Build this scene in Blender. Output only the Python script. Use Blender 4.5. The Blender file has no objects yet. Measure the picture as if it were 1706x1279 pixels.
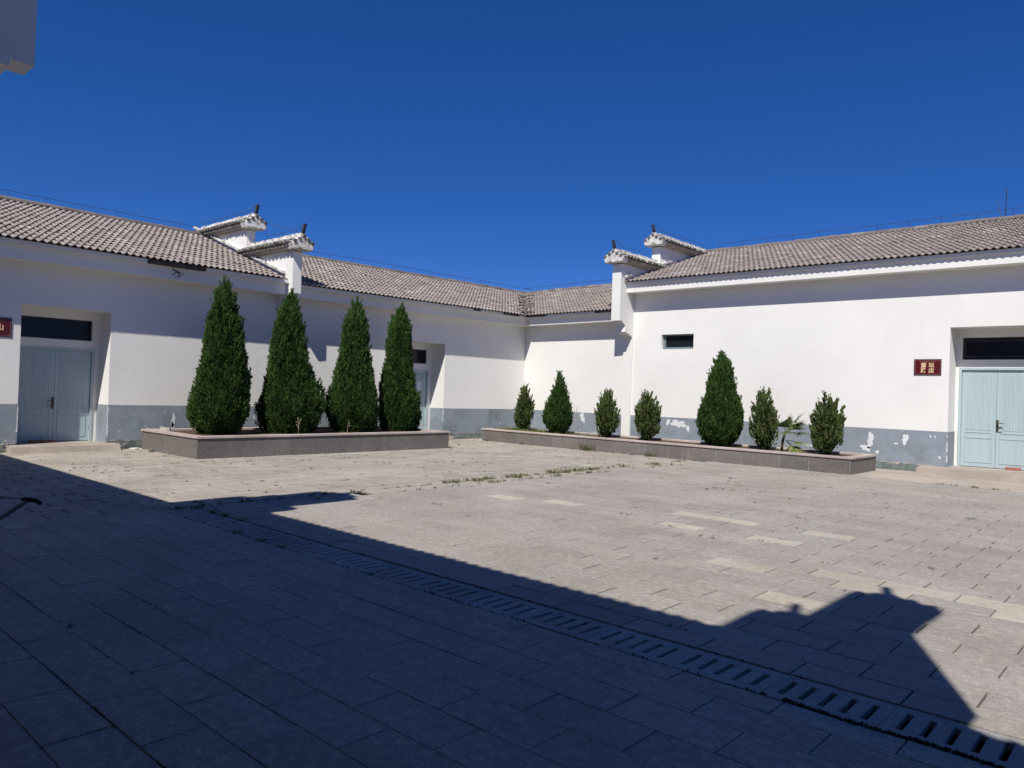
import bpy, math, random
import numpy as np
from mathutils import Matrix, Vector

R = random.Random(7)
scene = bpy.context.scene
COL = scene.collection

# ------------------------------------------------------------------ camera
CAMZ = 1.6
cr = Vector((0.7403348624, 0.6714116064, 0.0333278589))
cu = Vector((-0.0171370749, -0.0307115145, 0.9993813704))
cf = Vector((-0.6720198004, 0.7404480114, 0.0112307738))
FPX = 1247.57
cam_data = bpy.data.cameras.new("camera")
cam_data.sensor_width = 36
cam_data.lens = FPX / 1706 * 36
cam_data.clip_start = 0.05
cam_data.clip_end = 3000
cam = bpy.data.objects.new("camera", cam_data)
COL.objects.link(cam)
m = Matrix((cr, cu, -cf)).transposed().to_4x4()
m.translation = Vector((0, 0, CAMZ))
cam.matrix_world = m
scene.camera = cam


def proj(p):
    q = Vector(p) - Vector((0, 0, CAMZ))
    d = q.dot(cf)
    if d < 0.3:
        return None
    return 853 + FPX * q.dot(cr) / d, 639.5 - FPX * q.dot(cu) / d, d


# ------------------------------------------------------------------ light
SUN = Vector((0.368, -0.75, 1.0)).normalized()
elev = math.asin(SUN.z)
world = bpy.data.worlds.new("World")
scene.world = world
world.use_nodes = True
wn = world.node_tree.nodes
wl = world.node_tree.links
bg = wn["Background"]
sky = wn.new("ShaderNodeTexSky")
sky.sky_type = 'NISHITA'
sky.sun_disc = False
sky.sun_elevation = elev
sky.sun_rotation = math.atan2(SUN.x, SUN.y)
sky.altitude = 1000
sky.air_density = 0.6
sky.dust_density = 0.0
sky.ozone_density = 8.0
hs = wn.new("ShaderNodeHueSaturation")      # the deep clear blue of high dry air
hs.inputs["Saturation"].default_value = 1.34
gm = wn.new("ShaderNodeGamma")
gm.inputs[1].default_value = 0.75
wl.new(sky.outputs[0], gm.inputs[0])
wl.new(gm.outputs[0], hs.inputs["Color"])
tint = wn.new("ShaderNodeMix")
tint.data_type = 'RGBA'
tint.blend_type = 'MULTIPLY'
tint.inputs[0].default_value = 1.0
tint.inputs[7].default_value = (0.82, 0.70, 0.97, 1)
wl.new(hs.outputs[0], tint.inputs[6])
wl.new(tint.outputs[2], bg.inputs[0])
bg.inputs[1].default_value = 0.15
sl = bpy.data.lights.new("sun", 'SUN')
sl.energy = 5.0
sl.angle = math.radians(0.53)
sl.color = (1.0, 0.955, 0.89)
sun = bpy.data.objects.new("sun", sl)
COL.objects.link(sun)
sun.rotation_euler = SUN.to_track_quat('Z', 'Y').to_euler()
sun.location = (0, 0, 30)
scene.view_settings.view_transform = 'Standard'
scene.view_settings.look = 'None'
scene.view_settings.exposure = 0.09
scene.view_settings.gamma = 1.0
scene.view_settings.use_curve_mapping = False
scene.cycles.max_bounces = 8


# ------------------------------------------------------------------ materials
class NT:
    def __init__(s, name, rough=0.9, spec=0.3):
        s.m = bpy.data.materials.new(name)
        s.m.use_nodes = True
        s.t = s.m.node_tree
        s.n = s.t.nodes
        s.b = s.n["Principled BSDF"]
        s.b.inputs["Roughness"].default_value = rough
        s.b.inputs["Specular IOR Level"].default_value = spec

    def link(s, a, b):
        s.t.links.new(a, b)

    def coord(s, scale=(1, 1, 1), world=True):
        if world:
            g = s.n.new("ShaderNodeNewGeometry").outputs["Position"]
        else:
            g = s.n.new("ShaderNodeTexCoord").outputs["Object"]
        mp = s.n.new("ShaderNodeMapping")
        mp.inputs["Scale"].default_value = scale
        s.link(g, mp.inputs[0])
        return mp.outputs[0]

    def noise(s, scale, detail=4, rough=0.55, vec=None, dist=0.0):
        t = s.n.new("ShaderNodeTexNoise")
        t.inputs["Scale"].default_value = scale
        t.inputs["Detail"].default_value = detail
        t.inputs["Roughness"].default_value = rough
        t.inputs["Distortion"].default_value = dist
        s.link(vec if vec is not None else s.coord(), t.inputs["Vector"])
        return t.outputs["Fac"]

    def ramp(s, fac, stops, interp='LINEAR'):
        r = s.n.new("ShaderNodeValToRGB")
        r.color_ramp.interpolation = interp
        el = r.color_ramp.elements
        while len(el) < len(stops):
            el.new(0.5)
        for e, (p, c) in zip(el, stops):
            e.position = p
            e.color = (c, c, c, 1) if isinstance(c, (int, float)) else (*c, 1)
        s.link(fac, r.inputs[0])
        return r.outputs[0]

    def mix(s, fac, a, b, mode='MIX'):
        x = s.n.new("ShaderNodeMix")
        x.data_type = 'RGBA'
        x.blend_type = mode
        for i, v in ((0, fac), (6, a), (7, b)):
            if hasattr(v, "default_value"):
                s.link(v, x.inputs[i])
            elif i == 0:
                x.inputs[i].default_value = v
            else:
                x.inputs[i].default_value = (*v, 1)
        return x.outputs[2]

    def math(s, op, a, b=0.0):
        x = s.n.new("ShaderNodeMath")
        x.operation = op
        for i, v in ((0, a), (1, b)):
            if hasattr(v, "default_value"):
                s.link(v, x.inputs[i])
            else:
                x.inputs[i].default_value = v
        return x.outputs[0]

    def rnd(s):
        o = s.n.new("ShaderNodeObjectInfo").outputs["Random"]
        a = s.n.new("ShaderNodeAttribute")
        a.attribute_name = "rnd"
        return s.math('FRACT', s.math('ADD', o, a.outputs["Fac"]))

    def color(s, c):
        if hasattr(c, "default_value"):
            s.link(c, s.b.inputs["Base Color"])
        else:
            s.b.inputs["Base Color"].default_value = (*c, 1)
        return s

    def bump(s, h, strength=0.3, dist=0.01):
        b = s.n.new("ShaderNodeBump")
        b.inputs["Strength"].default_value = strength
        b.inputs["Distance"].default_value = dist
        s.link(h, b.inputs["Height"])
        s.link(b.outputs[0], s.b.inputs["Normal"])
        return s


def simple(name, c, rough=0.8, spec=0.3, var=0.12, scale=8, bump=0.15, bscale=60, metal=0):
    t = NT(name, rough, spec)
    n = t.noise(scale, 5)
    lo = tuple(v * (1 - var) for v in c)
    hi = tuple(min(1, v * (1 + var)) for v in c)
    t.color(t.ramp(n, [(0.3, lo), (0.7, hi)]))
    t.b.inputs["Metallic"].default_value = metal
    if bump:
        t.bump(t.noise(bscale, 4), bump, 0.004)
    return t.m


def plaster(name, base=(0.80, 0.795, 0.78), dirt=0.35):
    t = NT(name, 0.92, 0.2)
    big = t.noise(0.55, 5, 0.6)
    c = t.ramp(big, [(0.3, tuple(v * 0.925 for v in base)), (0.6, base)])
    streak = t.noise(1.0, 5, 0.6, t.coord((5.0, 5.0, 0.45)))
    c = t.mix(t.ramp(streak, [(0.58, 0.0), (0.85, dirt)]), c, tuple(v * 0.84 for v in base))
    spots = t.noise(9, 6, 0.7)
    c = t.mix(t.ramp(spots, [(0.68, 0.0), (0.76, dirt)]), c, (0.5, 0.49, 0.46))
    t.color(c)
    h = t.math('ADD', t.noise(3.5, 4), t.math('MULTIPLY', t.noise(45, 4), 0.25))
    t.bump(h, 0.35, 0.012)
    return t.m


M = {}
M['plaster'] = plaster('white_plaster', (0.80, 0.785, 0.745), 0.5)
M['plaster_worn'] = plaster('weathered_plaster', (0.74, 0.72, 0.68), 0.8)


def dado_mat():
    t = NT('blue_grey_paint', 0.8, 0.3)
    n = t.noise(1.6, 6, 0.6)
    c = t.ramp(n, [(0.3, (0.20, 0.236, 0.266)), (0.5, (0.252, 0.284, 0.332)), (0.7, (0.252, 0.295, 0.312))])
    st = t.noise(1.0, 5, 0.6, t.coord((9, 9, 0.7)))
    c = t.mix(t.ramp(st, [(0.5, 0.0), (0.8, 0.45)]), c, (0.30, 0.33, 0.34))
    g = t.noise(0.9, 4, 0.6)
    c = t.mix(t.ramp(g, [(0.5, 0.0), (0.75, 0.4)]), c, (0.15, 0.195, 0.185))
    pl = t.noise(5.5, 7, 0.72)
    c = t.mix(t.ramp(pl, [(0.648, 0.0), (0.658, 1.0)]), c, (0.60, 0.61, 0.62))
    ds = t.noise(1.3, 6, 0.7)
    c = t.mix(t.ramp(ds, [(0.52, 0.0), (0.66, 0.6)]), c, (0.14, 0.165, 0.165))
    t.color(c)
    t.bump(t.math('ADD', t.noise(3.5, 4), t.math('MULTIPLY', t.noise(45, 4), 0.25)), 0.35, 0.01)
    return t.m


M['dado'] = dado_mat()
M['plinth'] = simple('old_plinth_render', (0.155, 0.185, 0.175), 0.95, 0.1, 0.35, 6, 0.6, 40)
M['patch'] = simple('bare_white_plaster', (0.66, 0.68, 0.71), 0.95, 0.1, 0.12, 12, 0.3, 60)
M['crack'] = simple('broken_render', (0.42, 0.36, 0.31), 0.98, 0.05, 0.5, 25, 0.9, 60)


def slab_mat(name, a, b, c3, speck=0.35):
    t = NT(name, 0.86, 0.25)
    r = t.rnd()
    base = t.ramp(r, [(0.0, a), (0.45, b), (0.75, c3), (1.0, a)])
    st = t.noise(0.75, 6, 0.62)
    base = t.mix(t.ramp(st, [(0.38, 0.8), (0.60, 0.0)]), base, t.mix(1.0, base, (0.70, 0.68, 0.66), 'MULTIPLY'))
    sm = t.noise(1.0, 6, 0.65, t.coord((0.5, 2.4, 1)))
    base = t.mix(t.ramp(sm, [(0.50, 0.0), (0.72, 0.45)]), base, tuple(min(1, v * 1.22) for v in b))
    wx = t.noise(2.2, 8, 0.8)
    base = t.mix(t.ramp(wx, [(0.60, 0.0), (0.68, 0.5)]), base, tuple(v * 0.6 for v in b))
    st2 = t.noise(5.0, 6, 0.7)
    base = t.mix(t.ramp(st2, [(0.55, 0.0), (0.75, 0.5)]), base, tuple(v * 0.72 for v in b))
    sp = t.noise(95, 4, 0.9)
    base = t.mix(t.ramp(sp, [(0.35, speck), (0.5, 0.0)]), base, tuple(v * 0.45 for v in b))
    base = t.mix(t.ramp(sp, [(0.53, 0.0), (0.64, speck)]), base, tuple(min(1, v * 1.55) for v in b))
    mot = t.noise(16, 5, 0.8)
    base = t.mix(t.ramp(mot, [(0.42, speck * 0.7), (0.55, 0.0)]), base, tuple(v * 0.62 for v in b))
    base = t.mix(t.ramp(mot, [(0.52, 0.0), (0.66, speck * 0.6)]), base, tuple(min(1, v * 1.3) for v in b))
    drop = t.noise(3.1, 8, 0.8)
    base = t.mix(t.ramp(drop, [(0.735, 0.0), (0.75, 0.7)]), base, (0.55, 0.54, 0.52))
    t.color(base)
    t.bump(t.math('ADD', t.noise(110, 3, 0.7), t.math('MULTIPLY', t.noise(9, 4), 0.8)), 0.5, 0.003)
    return t.m


M['slab'] = slab_mat('granite_paving', (0.315, 0.286, 0.252), (0.385, 0.35, 0.308), (0.345, 0.322, 0.292), 0.7)
M['slab_shade_lift'] = slab_mat('granite_paving_shade_lift', (0.36, 0.325, 0.285), (0.44, 0.40, 0.35), (0.40, 0.365, 0.325), 0.8)  # paving granite with brighter colours, to lift the floor in the porch shade
M['slab_light'] = slab_mat('pale_yellow_granite', (0.45, 0.405, 0.335), (0.49, 0.44, 0.36), (0.43, 0.39, 0.335), 0.45)
M['slab_warm'] = slab_mat('weathered_paving', (0.37, 0.333, 0.283), (0.43, 0.388, 0.33), (0.345, 0.312, 0.27), 0.5)
M['drain'] = slab_mat('grey_resin_concrete', (0.34, 0.34, 0.33), (0.37, 0.365, 0.35), (0.31, 0.31, 0.30), 0.4)
M['concrete'] = slab_mat('worn_pink_concrete', (0.40, 0.345, 0.295), (0.42, 0.365, 0.31), (0.40, 0.35, 0.30), 0.2)
M['cladding'] = slab_mat('dark_granite_cladding', (0.14, 0.13, 0.118), (0.20, 0.184, 0.168), (0.17, 0.15, 0.143), 0.7)
M['coping'] = slab_mat('pink_granite_coping', (0.46, 0.38, 0.345), (0.50, 0.42, 0.385), (0.44, 0.37, 0.34), 0.3)


def soil_mat(name, a, b, moss):
    t = NT(name, 1.0, 0.05)
    n = t.noise(7, 6, 0.7)
    c = t.ramp(n, [(0.3, a), (0.7, b)])
    mo = t.noise(2.4, 5, 0.6)
    c = t.mix(t.ramp(mo, [(0.52, 0.0), (0.6, 0.9)]), c, moss)
    t.color(c)
    t.bump(t.noise(60, 5, 0.7), 0.8, 0.02)
    return t.m


M['joint'] = soil_mat('joint_soil', (0.022, 0.018, 0.014), (0.055, 0.046, 0.036), (0.03, 0.042, 0.013))
M['soil'] = soil_mat('planter_soil', (0.055, 0.038, 0.026), (0.13, 0.095, 0.065), (0.09, 0.075, 0.04))
M['debris'] = soil_mat('drain_debris', (0.07, 0.055, 0.035), (0.16, 0.12, 0.075), (0.05, 0.05, 0.02))
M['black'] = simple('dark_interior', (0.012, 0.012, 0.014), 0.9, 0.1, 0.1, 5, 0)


def tile_mat(name, a, b, c3, lich):
    t = NT(name, 0.93, 0.15)
    r = t.rnd()
    c = t.ramp(r, [(0.0, a), (0.4, b), (0.85, b), (1.0, c3)])
    n = t.noise(2.0, 6, 0.7)
    c = t.mix(t.ramp(n, [(0.45, 0.0), (0.7, 0.55)]), c, lich)
    n2 = t.noise(26, 5, 0.75)
    c = t.mix(t.ramp(n2, [(0.5, 0.0), (0.72, 0.6)]), c, tuple(v * 0.5 for v in a))
    n3 = t.noise(11, 5, 0.75)
    c = t.mix(t.ramp(n3, [(0.66, 0.0), (0.74, 0.65)]), c, (0.50, 0.46, 0.42))
    t.color(c)
    t.bump(t.noise(55, 5, 0.7), 0.5, 0.006)
    return t.m


M['tile'] = tile_mat('cement_roof_tile', (0.245, 0.203, 0.185), (0.30, 0.255, 0.235), (0.42, 0.375, 0.345), (0.29, 0.27, 0.24))
M['captile'] = tile_mat('lichen_cap_tile', (0.10, 0.095, 0.085), (0.20, 0.19, 0.17), (0.48, 0.45, 0.42), (0.32, 0.31, 0.26))
M['ridge'] = tile_mat('ridge_tile', (0.13, 0.11, 0.10), (0.19, 0.165, 0.15), (0.27, 0.24, 0.22), (0.16, 0.15, 0.13))
def lime_mat():
    t = NT('flaking_limewash', 0.95, 0.1)
    n = t.noise(7, 6, 0.75)
    c = t.ramp(n, [(0.36, (0.20, 0.17, 0.145)), (0.46, (0.52, 0.49, 0.44)), (0.56, (0.76, 0.75, 0.71))])
    n2 = t.noise(24, 5, 0.75)
    c = t.mix(t.ramp(n2, [(0.58, 0.0), (0.68, 0.8)]), c, (0.16, 0.13, 0.11))
    t.color(c)
    t.bump(n2, 0.8, 0.02)
    return t.m


M['limewash'] = lime_mat()
M['boards'] = simple('stained_soffit_board', (0.50, 0.44, 0.35), 0.9, 0.2, 0.3, 4)
M['underlay'] = simple('roof_underlay', (0.09, 0.075, 0.065), 0.95, 0.1, 0.3, 4)
M['finial'] = simple('dark_finial_clay', (0.05, 0.05, 0.055), 0.8, 0.3, 0.3, 20)


def door_mat():
    t = NT('pale_blue_door_paint', 0.55, 0.4)
    st = t.noise(1.0, 5, 0.6, t.coord((26, 26, 0.8)))
    c = t.ramp(st, [(0.3, (0.36, 0.455, 0.475)), (0.7, (0.43, 0.53, 0.545))])
    sm = t.noise(18, 6, 0.75)
    c = t.mix(t.ramp(sm, [(0.70, 0.0), (0.73, 0.6)]), c, (0.62, 0.66, 0.66))
    t.color(c)
    t.bump(t.noise(1.0, 4, 0.5, t.coord((60, 60, 2))), 0.2, 0.004)
    return t.m


M['door'] = door_mat()
M['frame_dark'] = simple('dark_window_frame', (0.018, 0.02, 0.024), 0.5, 0.4, 0.15, 5, 0)
M['frame_blue'] = simple('grey_blue_window_frame', (0.16, 0.2, 0.22), 0.5, 0.4, 0.1, 5, 0)
tg = NT('tinted_glass', 0.12, 0.2)
tg.color((0.012, 0.015, 0.018))
M['glass'] = tg.m
M['metal'] = simple('galvanised_metal', (0.32, 0.32, 0.31), 0.4, 0.5, 0.15, 12, 0.05, 60, 1.0)
M['wire'] = simple('weathered_steel_rod', (0.07, 0.075, 0.085), 0.5, 0.4, 0.2, 12, 0, 60, 0.6)
M['brass'] = simple('worn_brass_lock', (0.10, 0.085, 0.05), 0.45, 0.5, 0.4, 40, 0.1, 60, 0.9)
M['brick'] = simple('red_brick', (0.36, 0.14, 0.09), 0.95, 0.1, 0.25, 25, 0.6, 70)
M['stone'] = simple('broken_stone', (0.46, 0.42, 0.36), 0.95, 0.1, 0.25, 15, 0.7, 40)
M['signred'] = simple('dark_red_sign_face', (0.085, 0.006, 0.006), 0.35, 0.5, 0.1, 10, 0)
M['signedge'] = simple('sign_edge', (0.05, 0.03, 0.03), 0.4, 0.5, 0.1, 10, 0)
M['signline'] = simple('pink_sign_line', (0.42, 0.22, 0.18), 0.5, 0.4, 0.1, 10, 0)
M['signgold'] = simple('cream_sign_lettering', (0.80, 0.58, 0.36), 0.4, 0.5, 0.05, 10, 0)
M['rubber'] = simple('black_rubber', (0.02, 0.02, 0.022), 0.7, 0.3, 0.2, 10, 0)
M['bark'] = simple('conifer_bark', (0.12, 0.085, 0.06), 0.95, 0.1, 0.3, 15, 0.8, 40)


def foliage(name, stops, rough=0.65):
    t = NT(name, rough, 0.25)
    a = t.n.new("ShaderNodeAttribute")
    a.attribute_name = "rnd"
    c = t.ramp(a.outputs["Fac"], stops)
    t.color(c)
    t.b.inputs["Sheen Weight"].default_value = 0.0
    return t.m


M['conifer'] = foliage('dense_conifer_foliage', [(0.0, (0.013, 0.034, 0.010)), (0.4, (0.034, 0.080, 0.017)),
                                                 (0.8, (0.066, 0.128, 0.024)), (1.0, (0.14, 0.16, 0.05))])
M['conifer_core'] = simple('inner_conifer_twigs', (0.016, 0.028, 0.010), 0.95, 0.05, 0.5, 20, 0.8, 30)
M['juniper'] = foliage('thin_juniper_foliage', [(0.0, (0.028, 0.050, 0.014)), (0.4, (0.06, 0.10, 0.025)),
                                                (0.8, (0.105, 0.135, 0.04)), (1.0, (0.20, 0.17, 0.09))])
M['palm'] = foliage('fan_palm_leaf', [(0.0, (0.06, 0.10, 0.025)), (0.7, (0.12, 0.17, 0.045)), (1.0, (0.26, 0.22, 0.09))])
M['weed'] = foliage('weed_leaf', [(0.0, (0.035, 0.05, 0.014)), (0.5, (0.085, 0.105, 0.025)), (1.0, (0.22, 0.19, 0.09))])
M['grass'] = foliage('short_green_grass', [(0.0, (0.05, 0.09, 0.02)), (0.6, (0.10, 0.15, 0.03)), (1.0, (0.24, 0.2, 0.09))])
M['straw'] = simple('dry_straw_stalk', (0.36, 0.30, 0.2), 0.9, 0.1, 0.2, 20, 0)

# ------------------------------------------------------------------ objects
BASE = {}


def tag(o, label=None, cat=None, group=None, kind=None):
    if label: o['label'] = label
    if cat: o['category'] = cat
    if group: o['group'] = group
    if kind: o['kind'] = kind
    return o


def thing(name, loc, label=None, cat=None, group=None, kind=None):
    o = bpy.data.objects.new(name, None)
    o.empty_display_size = 0.2
    COL.objects.link(o)
    o.location = loc
    BASE[o] = Vector(loc)
    return tag(o, label, cat, group, kind)


class MB:
    def __init__(s):
        s.v = []
        s.f = []
        s.r = []

    def add(s, vs, fs, rnd=None):
        n = len(s.v)
        s.v.extend(vs)
        s.f.extend([tuple(i + n for i in f) for f in fs])
        s.r.extend([R.random() if rnd is None else rnd] * len(vs))
        return s

    def box(s, x0, x1, y0, y1, z0, z1, rnd=None):
        x0, x1 = sorted((x0, x1)); y0, y1 = sorted((y0, y1)); z0, z1 = sorted((z0, z1))
        return s.add([(x0, y0, z0), (x1, y0, z0), (x1, y1, z0), (x0, y1, z0), (x0, y0, z1), (x1, y0, z1), (x1, y1, z1), (x0, y1, z1)],
                     [(0, 3, 2, 1), (4, 5, 6, 7), (0, 1, 5, 4), (1, 2, 6, 5), (2, 3, 7, 6), (3, 0, 4, 7)], rnd)

    def cbox(s, x0, x1, y0, y1, z0, z1, c=0.006, rnd=None):
        """box with chamfered top edge"""
        x0, x1 = sorted((x0, x1)); y0, y1 = sorted((y0, y1))
        vs = [(x0, y0, z0), (x1, y0, z0), (x1, y1, z0), (x0, y1, z0),
              (x0, y0, z1 - c), (x1, y0, z1 - c), (x1, y1, z1 - c), (x0, y1, z1 - c),
              (x0 + c, y0 + c, z1), (x1 - c, y0 + c, z1), (x1 - c, y1 - c, z1), (x0 + c, y1 - c, z1)]
        fs = [(8, 9, 10, 11)]
        for a, b in ((0, 4), (4, 8)):
            for i in range(4):
                j = (i + 1) % 4
                fs.append((a + i, a + j, b + j, b + i))
        return s.add(vs, fs, rnd)

    def prism(s, poly, fn, a, b):
        """poly: 2-D points, fn(p, t) -> xyz at extrusion t"""
        n = len(poly)
        vs = [fn(p, a) for p in poly] + [fn(p, b) for p in poly]
        fs = [tuple(range(n - 1, -1, -1)), tuple(range(n, 2 * n))]
        for i in range(n):
            j = (i + 1) % n
            fs.append((i, j, j + n, i + n))
        return s.add(vs, fs)

    def tube(s, pts, r, n=6, r2=None, cap=True):
        pts = [Vector(p) for p in pts]
        k = len(pts)
        vs = []
        for i, p in enumerate(pts):
            d = (pts[min(i + 1, k - 1)] - pts[max(i - 1, 0)]).normalized()
            a = d.cross(Vector((0, 0, 1)))
            if a.length < 0.01: a = d.cross(Vector((1, 0, 0)))
            a.normalize(); b = d.cross(a)
            rr = r if r2 is None else r + (r2 - r) * i / max(1, k - 1)
            for j in range(n):
                t = 2 * math.pi * j / n
                vs.append(tuple(p + a * rr * math.cos(t) + b * rr * math.sin(t)))
        fs = []
        for i in range(k - 1):
            for j in range(n):
                j2 = (j + 1) % n
                fs.append((i * n + j, i * n + j2, (i + 1) * n + j2, (i + 1) * n + j))
        if cap:
            fs.append(tuple(range(n - 1, -1, -1)))
            fs.append(tuple(range((k - 1) * n, k * n)))
        return s.add(vs, fs)

    def mesh(s, name, off=Vector((0, 0, 0)), mat=None, smooth=False):
        me = bpy.data.meshes.new(name)
        me.from_pydata([(v[0] - off[0], v[1] - off[1], v[2] - off[2]) for v in s.v], [], s.f)
        if s.r:
            at = me.attributes.new("rnd", 'FLOAT', 'POINT')
            at.data.foreach_set("value", s.r)
        if mat: me.materials.append(mat)
        if smooth: me.polygons.foreach_set("use_smooth", [True] * len(me.polygons))
        me.update()
        return me

    def build(s, name, mat, parent=None, base=None, smooth=False, fixn=True, **kw):
        if base is None:
            base = BASE[parent] if parent is not None else Vector((0, 0, 0))
        base = Vector(base)
        me = s.mesh(name, base, mat, smooth)
        if fixn:
            import bmesh
            bm = bmesh.new(); bm.from_mesh(me)
            bmesh.ops.recalc_face_normals(bm, faces=bm.faces)
            bm.to_mesh(me); bm.free()
        return link(name, me, parent, Matrix.Translation(base), **kw)


def link(name, me, parent, mw, label=None, cat=None, group=None, kind=None):
    o = bpy.data.objects.new(name, me)
    COL.objects.link(o)
    if parent is not None:
        o.parent = parent
        o.matrix_local = Matrix.Translation(-BASE[parent]) @ mw
    else:
        o.matrix_world = mw
    BASE[o] = Vector(mw.translation) if mw.to_3x3() == Matrix.Identity(3) else Vector(mw.translation)
    return tag(o, label, cat, group, kind)


def screen_size(p, w, h):
    q = proj(p)
    if q is None or not (-60 < q[0] < 1766 and -60 < q[1] < 1339):
        return 0
    return w * h / q[2] ** 2


# ------------------------------------------------------------------ ground
XW, YW = -18.25, 20.0          # planes of the two courtyard walls
DR0, DR1 = 4.0, 4.4            # drain along X
BX0, BX1 = -9.5, -9.1          # drain / strip along Y
xs = [-400, -60, -24, BX0, BX1, 3.0, 60, 400]
ys = [-400, -60, DR0, DR1, 7.0, 60, 400]
g = MB()
for i in range(len(xs) - 1):
    for j in range(len(ys) - 1):
        x0, x1, y0, y1 = xs[i], xs[i + 1], ys[j], ys[j + 1]
        main = (y0 == DR0 and x0 >= BX0 and x1 <= 3.0)
        br = (x0 == BX0 and x1 == BX1 and DR0 <= y0 < 7.0)
        if main or br:
            continue
        g.add([(x0, y0, -0.03), (x1, y0, -0.03), (x1, y1, -0.03), (x0, y1, -0.03)], [(0, 1, 2, 3)])
g.build('ground', M['joint'], kind='structure', fixn=False)
t = MB()
z0 = -0.32
t.box(BX0, 3.0, DR0 - 0.02, DR0, z0, -0.032).box(BX1, 3.0, DR1, DR1 + 0.02, z0, -0.032)
t.box(BX0 - 0.02, BX0, DR0, 7.0, z0, -0.032).box(BX1, BX1 + 0.02, DR1 + 0.02, 7.0, z0, -0.032)
t.box(BX0, BX1, 7.0, 7.02, z0, -0.032).box(3.0, 3.02, DR0, DR1, z0, -0.032)
t.box(BX0 - 0.02, 3.02, DR0 - 0.02, 7.02, z0 - 0.03, z0)
t.build('drain_channel', M['black'], kind='structure')

LIGHT = [(-7.8, 8.44), (-6.69, 8.76), (-4.88, 9.3), (-4.31, 9.28), (-4.63, 8.44), (-3.42, 8.43), (-3.09, 9.36), (-3.15, 6.92),
         (-2.31, 6.02), (-2.25, 7.24), (-1.99, 6.8), (-1.62, 7.1), (-1.22, 7.14), (-0.9, 6.85)]


def paving(name, rects, mat, label, gp=0.0026):
    root = thing(name, (0, 0, 0), label=label, kind='structure')
    items = []
    for (x0, x1, y0, y1) in rects:
        cx, cy = (x0 + x1) / 2, (y0 + y1) / 2
        lt = any(x0 <= a < x1 and y0 <= b < y1 for a, b in LIGHT)
        items.append((-screen_size((cx, cy, 0), x1 - x0, y1 - y0) - (10 if lt else 0), x0, x1, y0, y1, lt))
    items.sort()
    cache = {}
    stuff = MB()
    for k, (sz, x0, x1, y0, y1, lt) in enumerate(items):
        cx, cy = (x0 + x1) / 2, (y0 + y1) / 2
        hx, hy = (x1 - x0) / 2 - gp * (1.5 if x1 - x0 > y1 - y0 else 1), (y1 - y0) / 2 - gp * (1.5 if y1 - y0 > x1 - x0 else 1)
        dz = R.gauss(0, 0.0016)
        tx, ty = R.gauss(0, 0.0022), R.gauss(0, 0.003)
        if k < 290 and sz < 0:
            key = (round(hx, 3), round(hy, 3), lt)
            if key not in cache:
                cache[key] = MB().cbox(-hx, hx, -hy, hy, -0.05, 0, 0.0025, 0.0).mesh('paving_slab', mat=M['slab_light'] if lt else mat)
            mw = Matrix.Translation((cx, cy, dz)) @ Matrix.Rotation(tx, 4, 'X') @ Matrix.Rotation(ty, 4, 'Y') @ Matrix.Rotation(R.gauss(0, 0.0012), 4, 'Z')
            o = link('paving_slab', cache[key], root, mw)
            if lt: o['label'] = 'pale yellow granite slab'
        else:
            b = MB().cbox(x0 + gp, x1 - gp, y0 + gp, y1 - gp, -0.05, dz, 0.0025)
            stuff.add([(v[0], v[1], v[2] + (tx * (v[1] - cy) - ty * (v[0] - cx) if v[2] > -0.04 else 0)) for v in b.v], b.f, b.r[0])
    stuff.build('paving_slab', mat, root, kind='stuff', fixn=False)
    return root


def rows_x(xa, xb, ya, yb, yr, xo):
    """rows running along X; yr = a row boundary, xo = joint offset of row 0"""
    out = []
    k0 = math.floor((ya - yr) / 0.3) - 1
    for k in range(k0, k0 + int((yb - ya) / 0.3) + 4):
        y0, y1 = max(ya, yr + 0.3 * k), min(yb, yr + 0.3 * (k + 1))
        if y1 - y0 < 0.04: continue
        off = xo + (0.3 if k % 2 else 0) + R.gauss(0, 0.004)
        x = xa - ((xa - off) % 0.6)
        while x < xb:
            a, b = max(xa, x), min(xb, x + 0.6)
            if b - a > 0.03: out.append((a, b, y0, y1))
            x += 0.6
    return out


paving('paving_by_porch', rows_x(-9.5, 2.6, -2.4, DR0 - 0.02, 1.08, -3.67), M['slab_shade_lift'],
       'shaded grey granite slabs between the slotted drain and the porch')
paving('courtyard_paving', rows_x(BX1 + 0.01, 2.6, DR1 + 0.02, 17.38, 4.385, -1.12), M['slab'],
       'sunlit grey granite slabs with a few pale yellow ones', 0.004)
side = [(y0, y1, x0, x1) for (x0, x1, y0, y1) in rows_x(-2.4, 20.35, -18.2, BX0 - 0.01, -9.51, 0.1)]
for k in range(18):
    a = 7.06 + 0.6 * k
    side.append((BX0, BX1, a, min(a + 0.6, 17.38)))
paving('side_paving', side, M['slab_warm'], 'weathered grey slabs laid in long rows beside the left wall', 0.010)

# concrete band along the right building
b = MB()
x = -9.1
while x < 2.6:
    b.cbox(x + 0.003, min(x + 1.9, 2.6) - 0.003, 17.39, 19.99, -0.05, 0.012 + R.gauss(0, 0.002), 0.006)
    x += 1.9
b.build('concrete_apron', M['concrete'], kind='structure', fixn=False)

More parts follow.
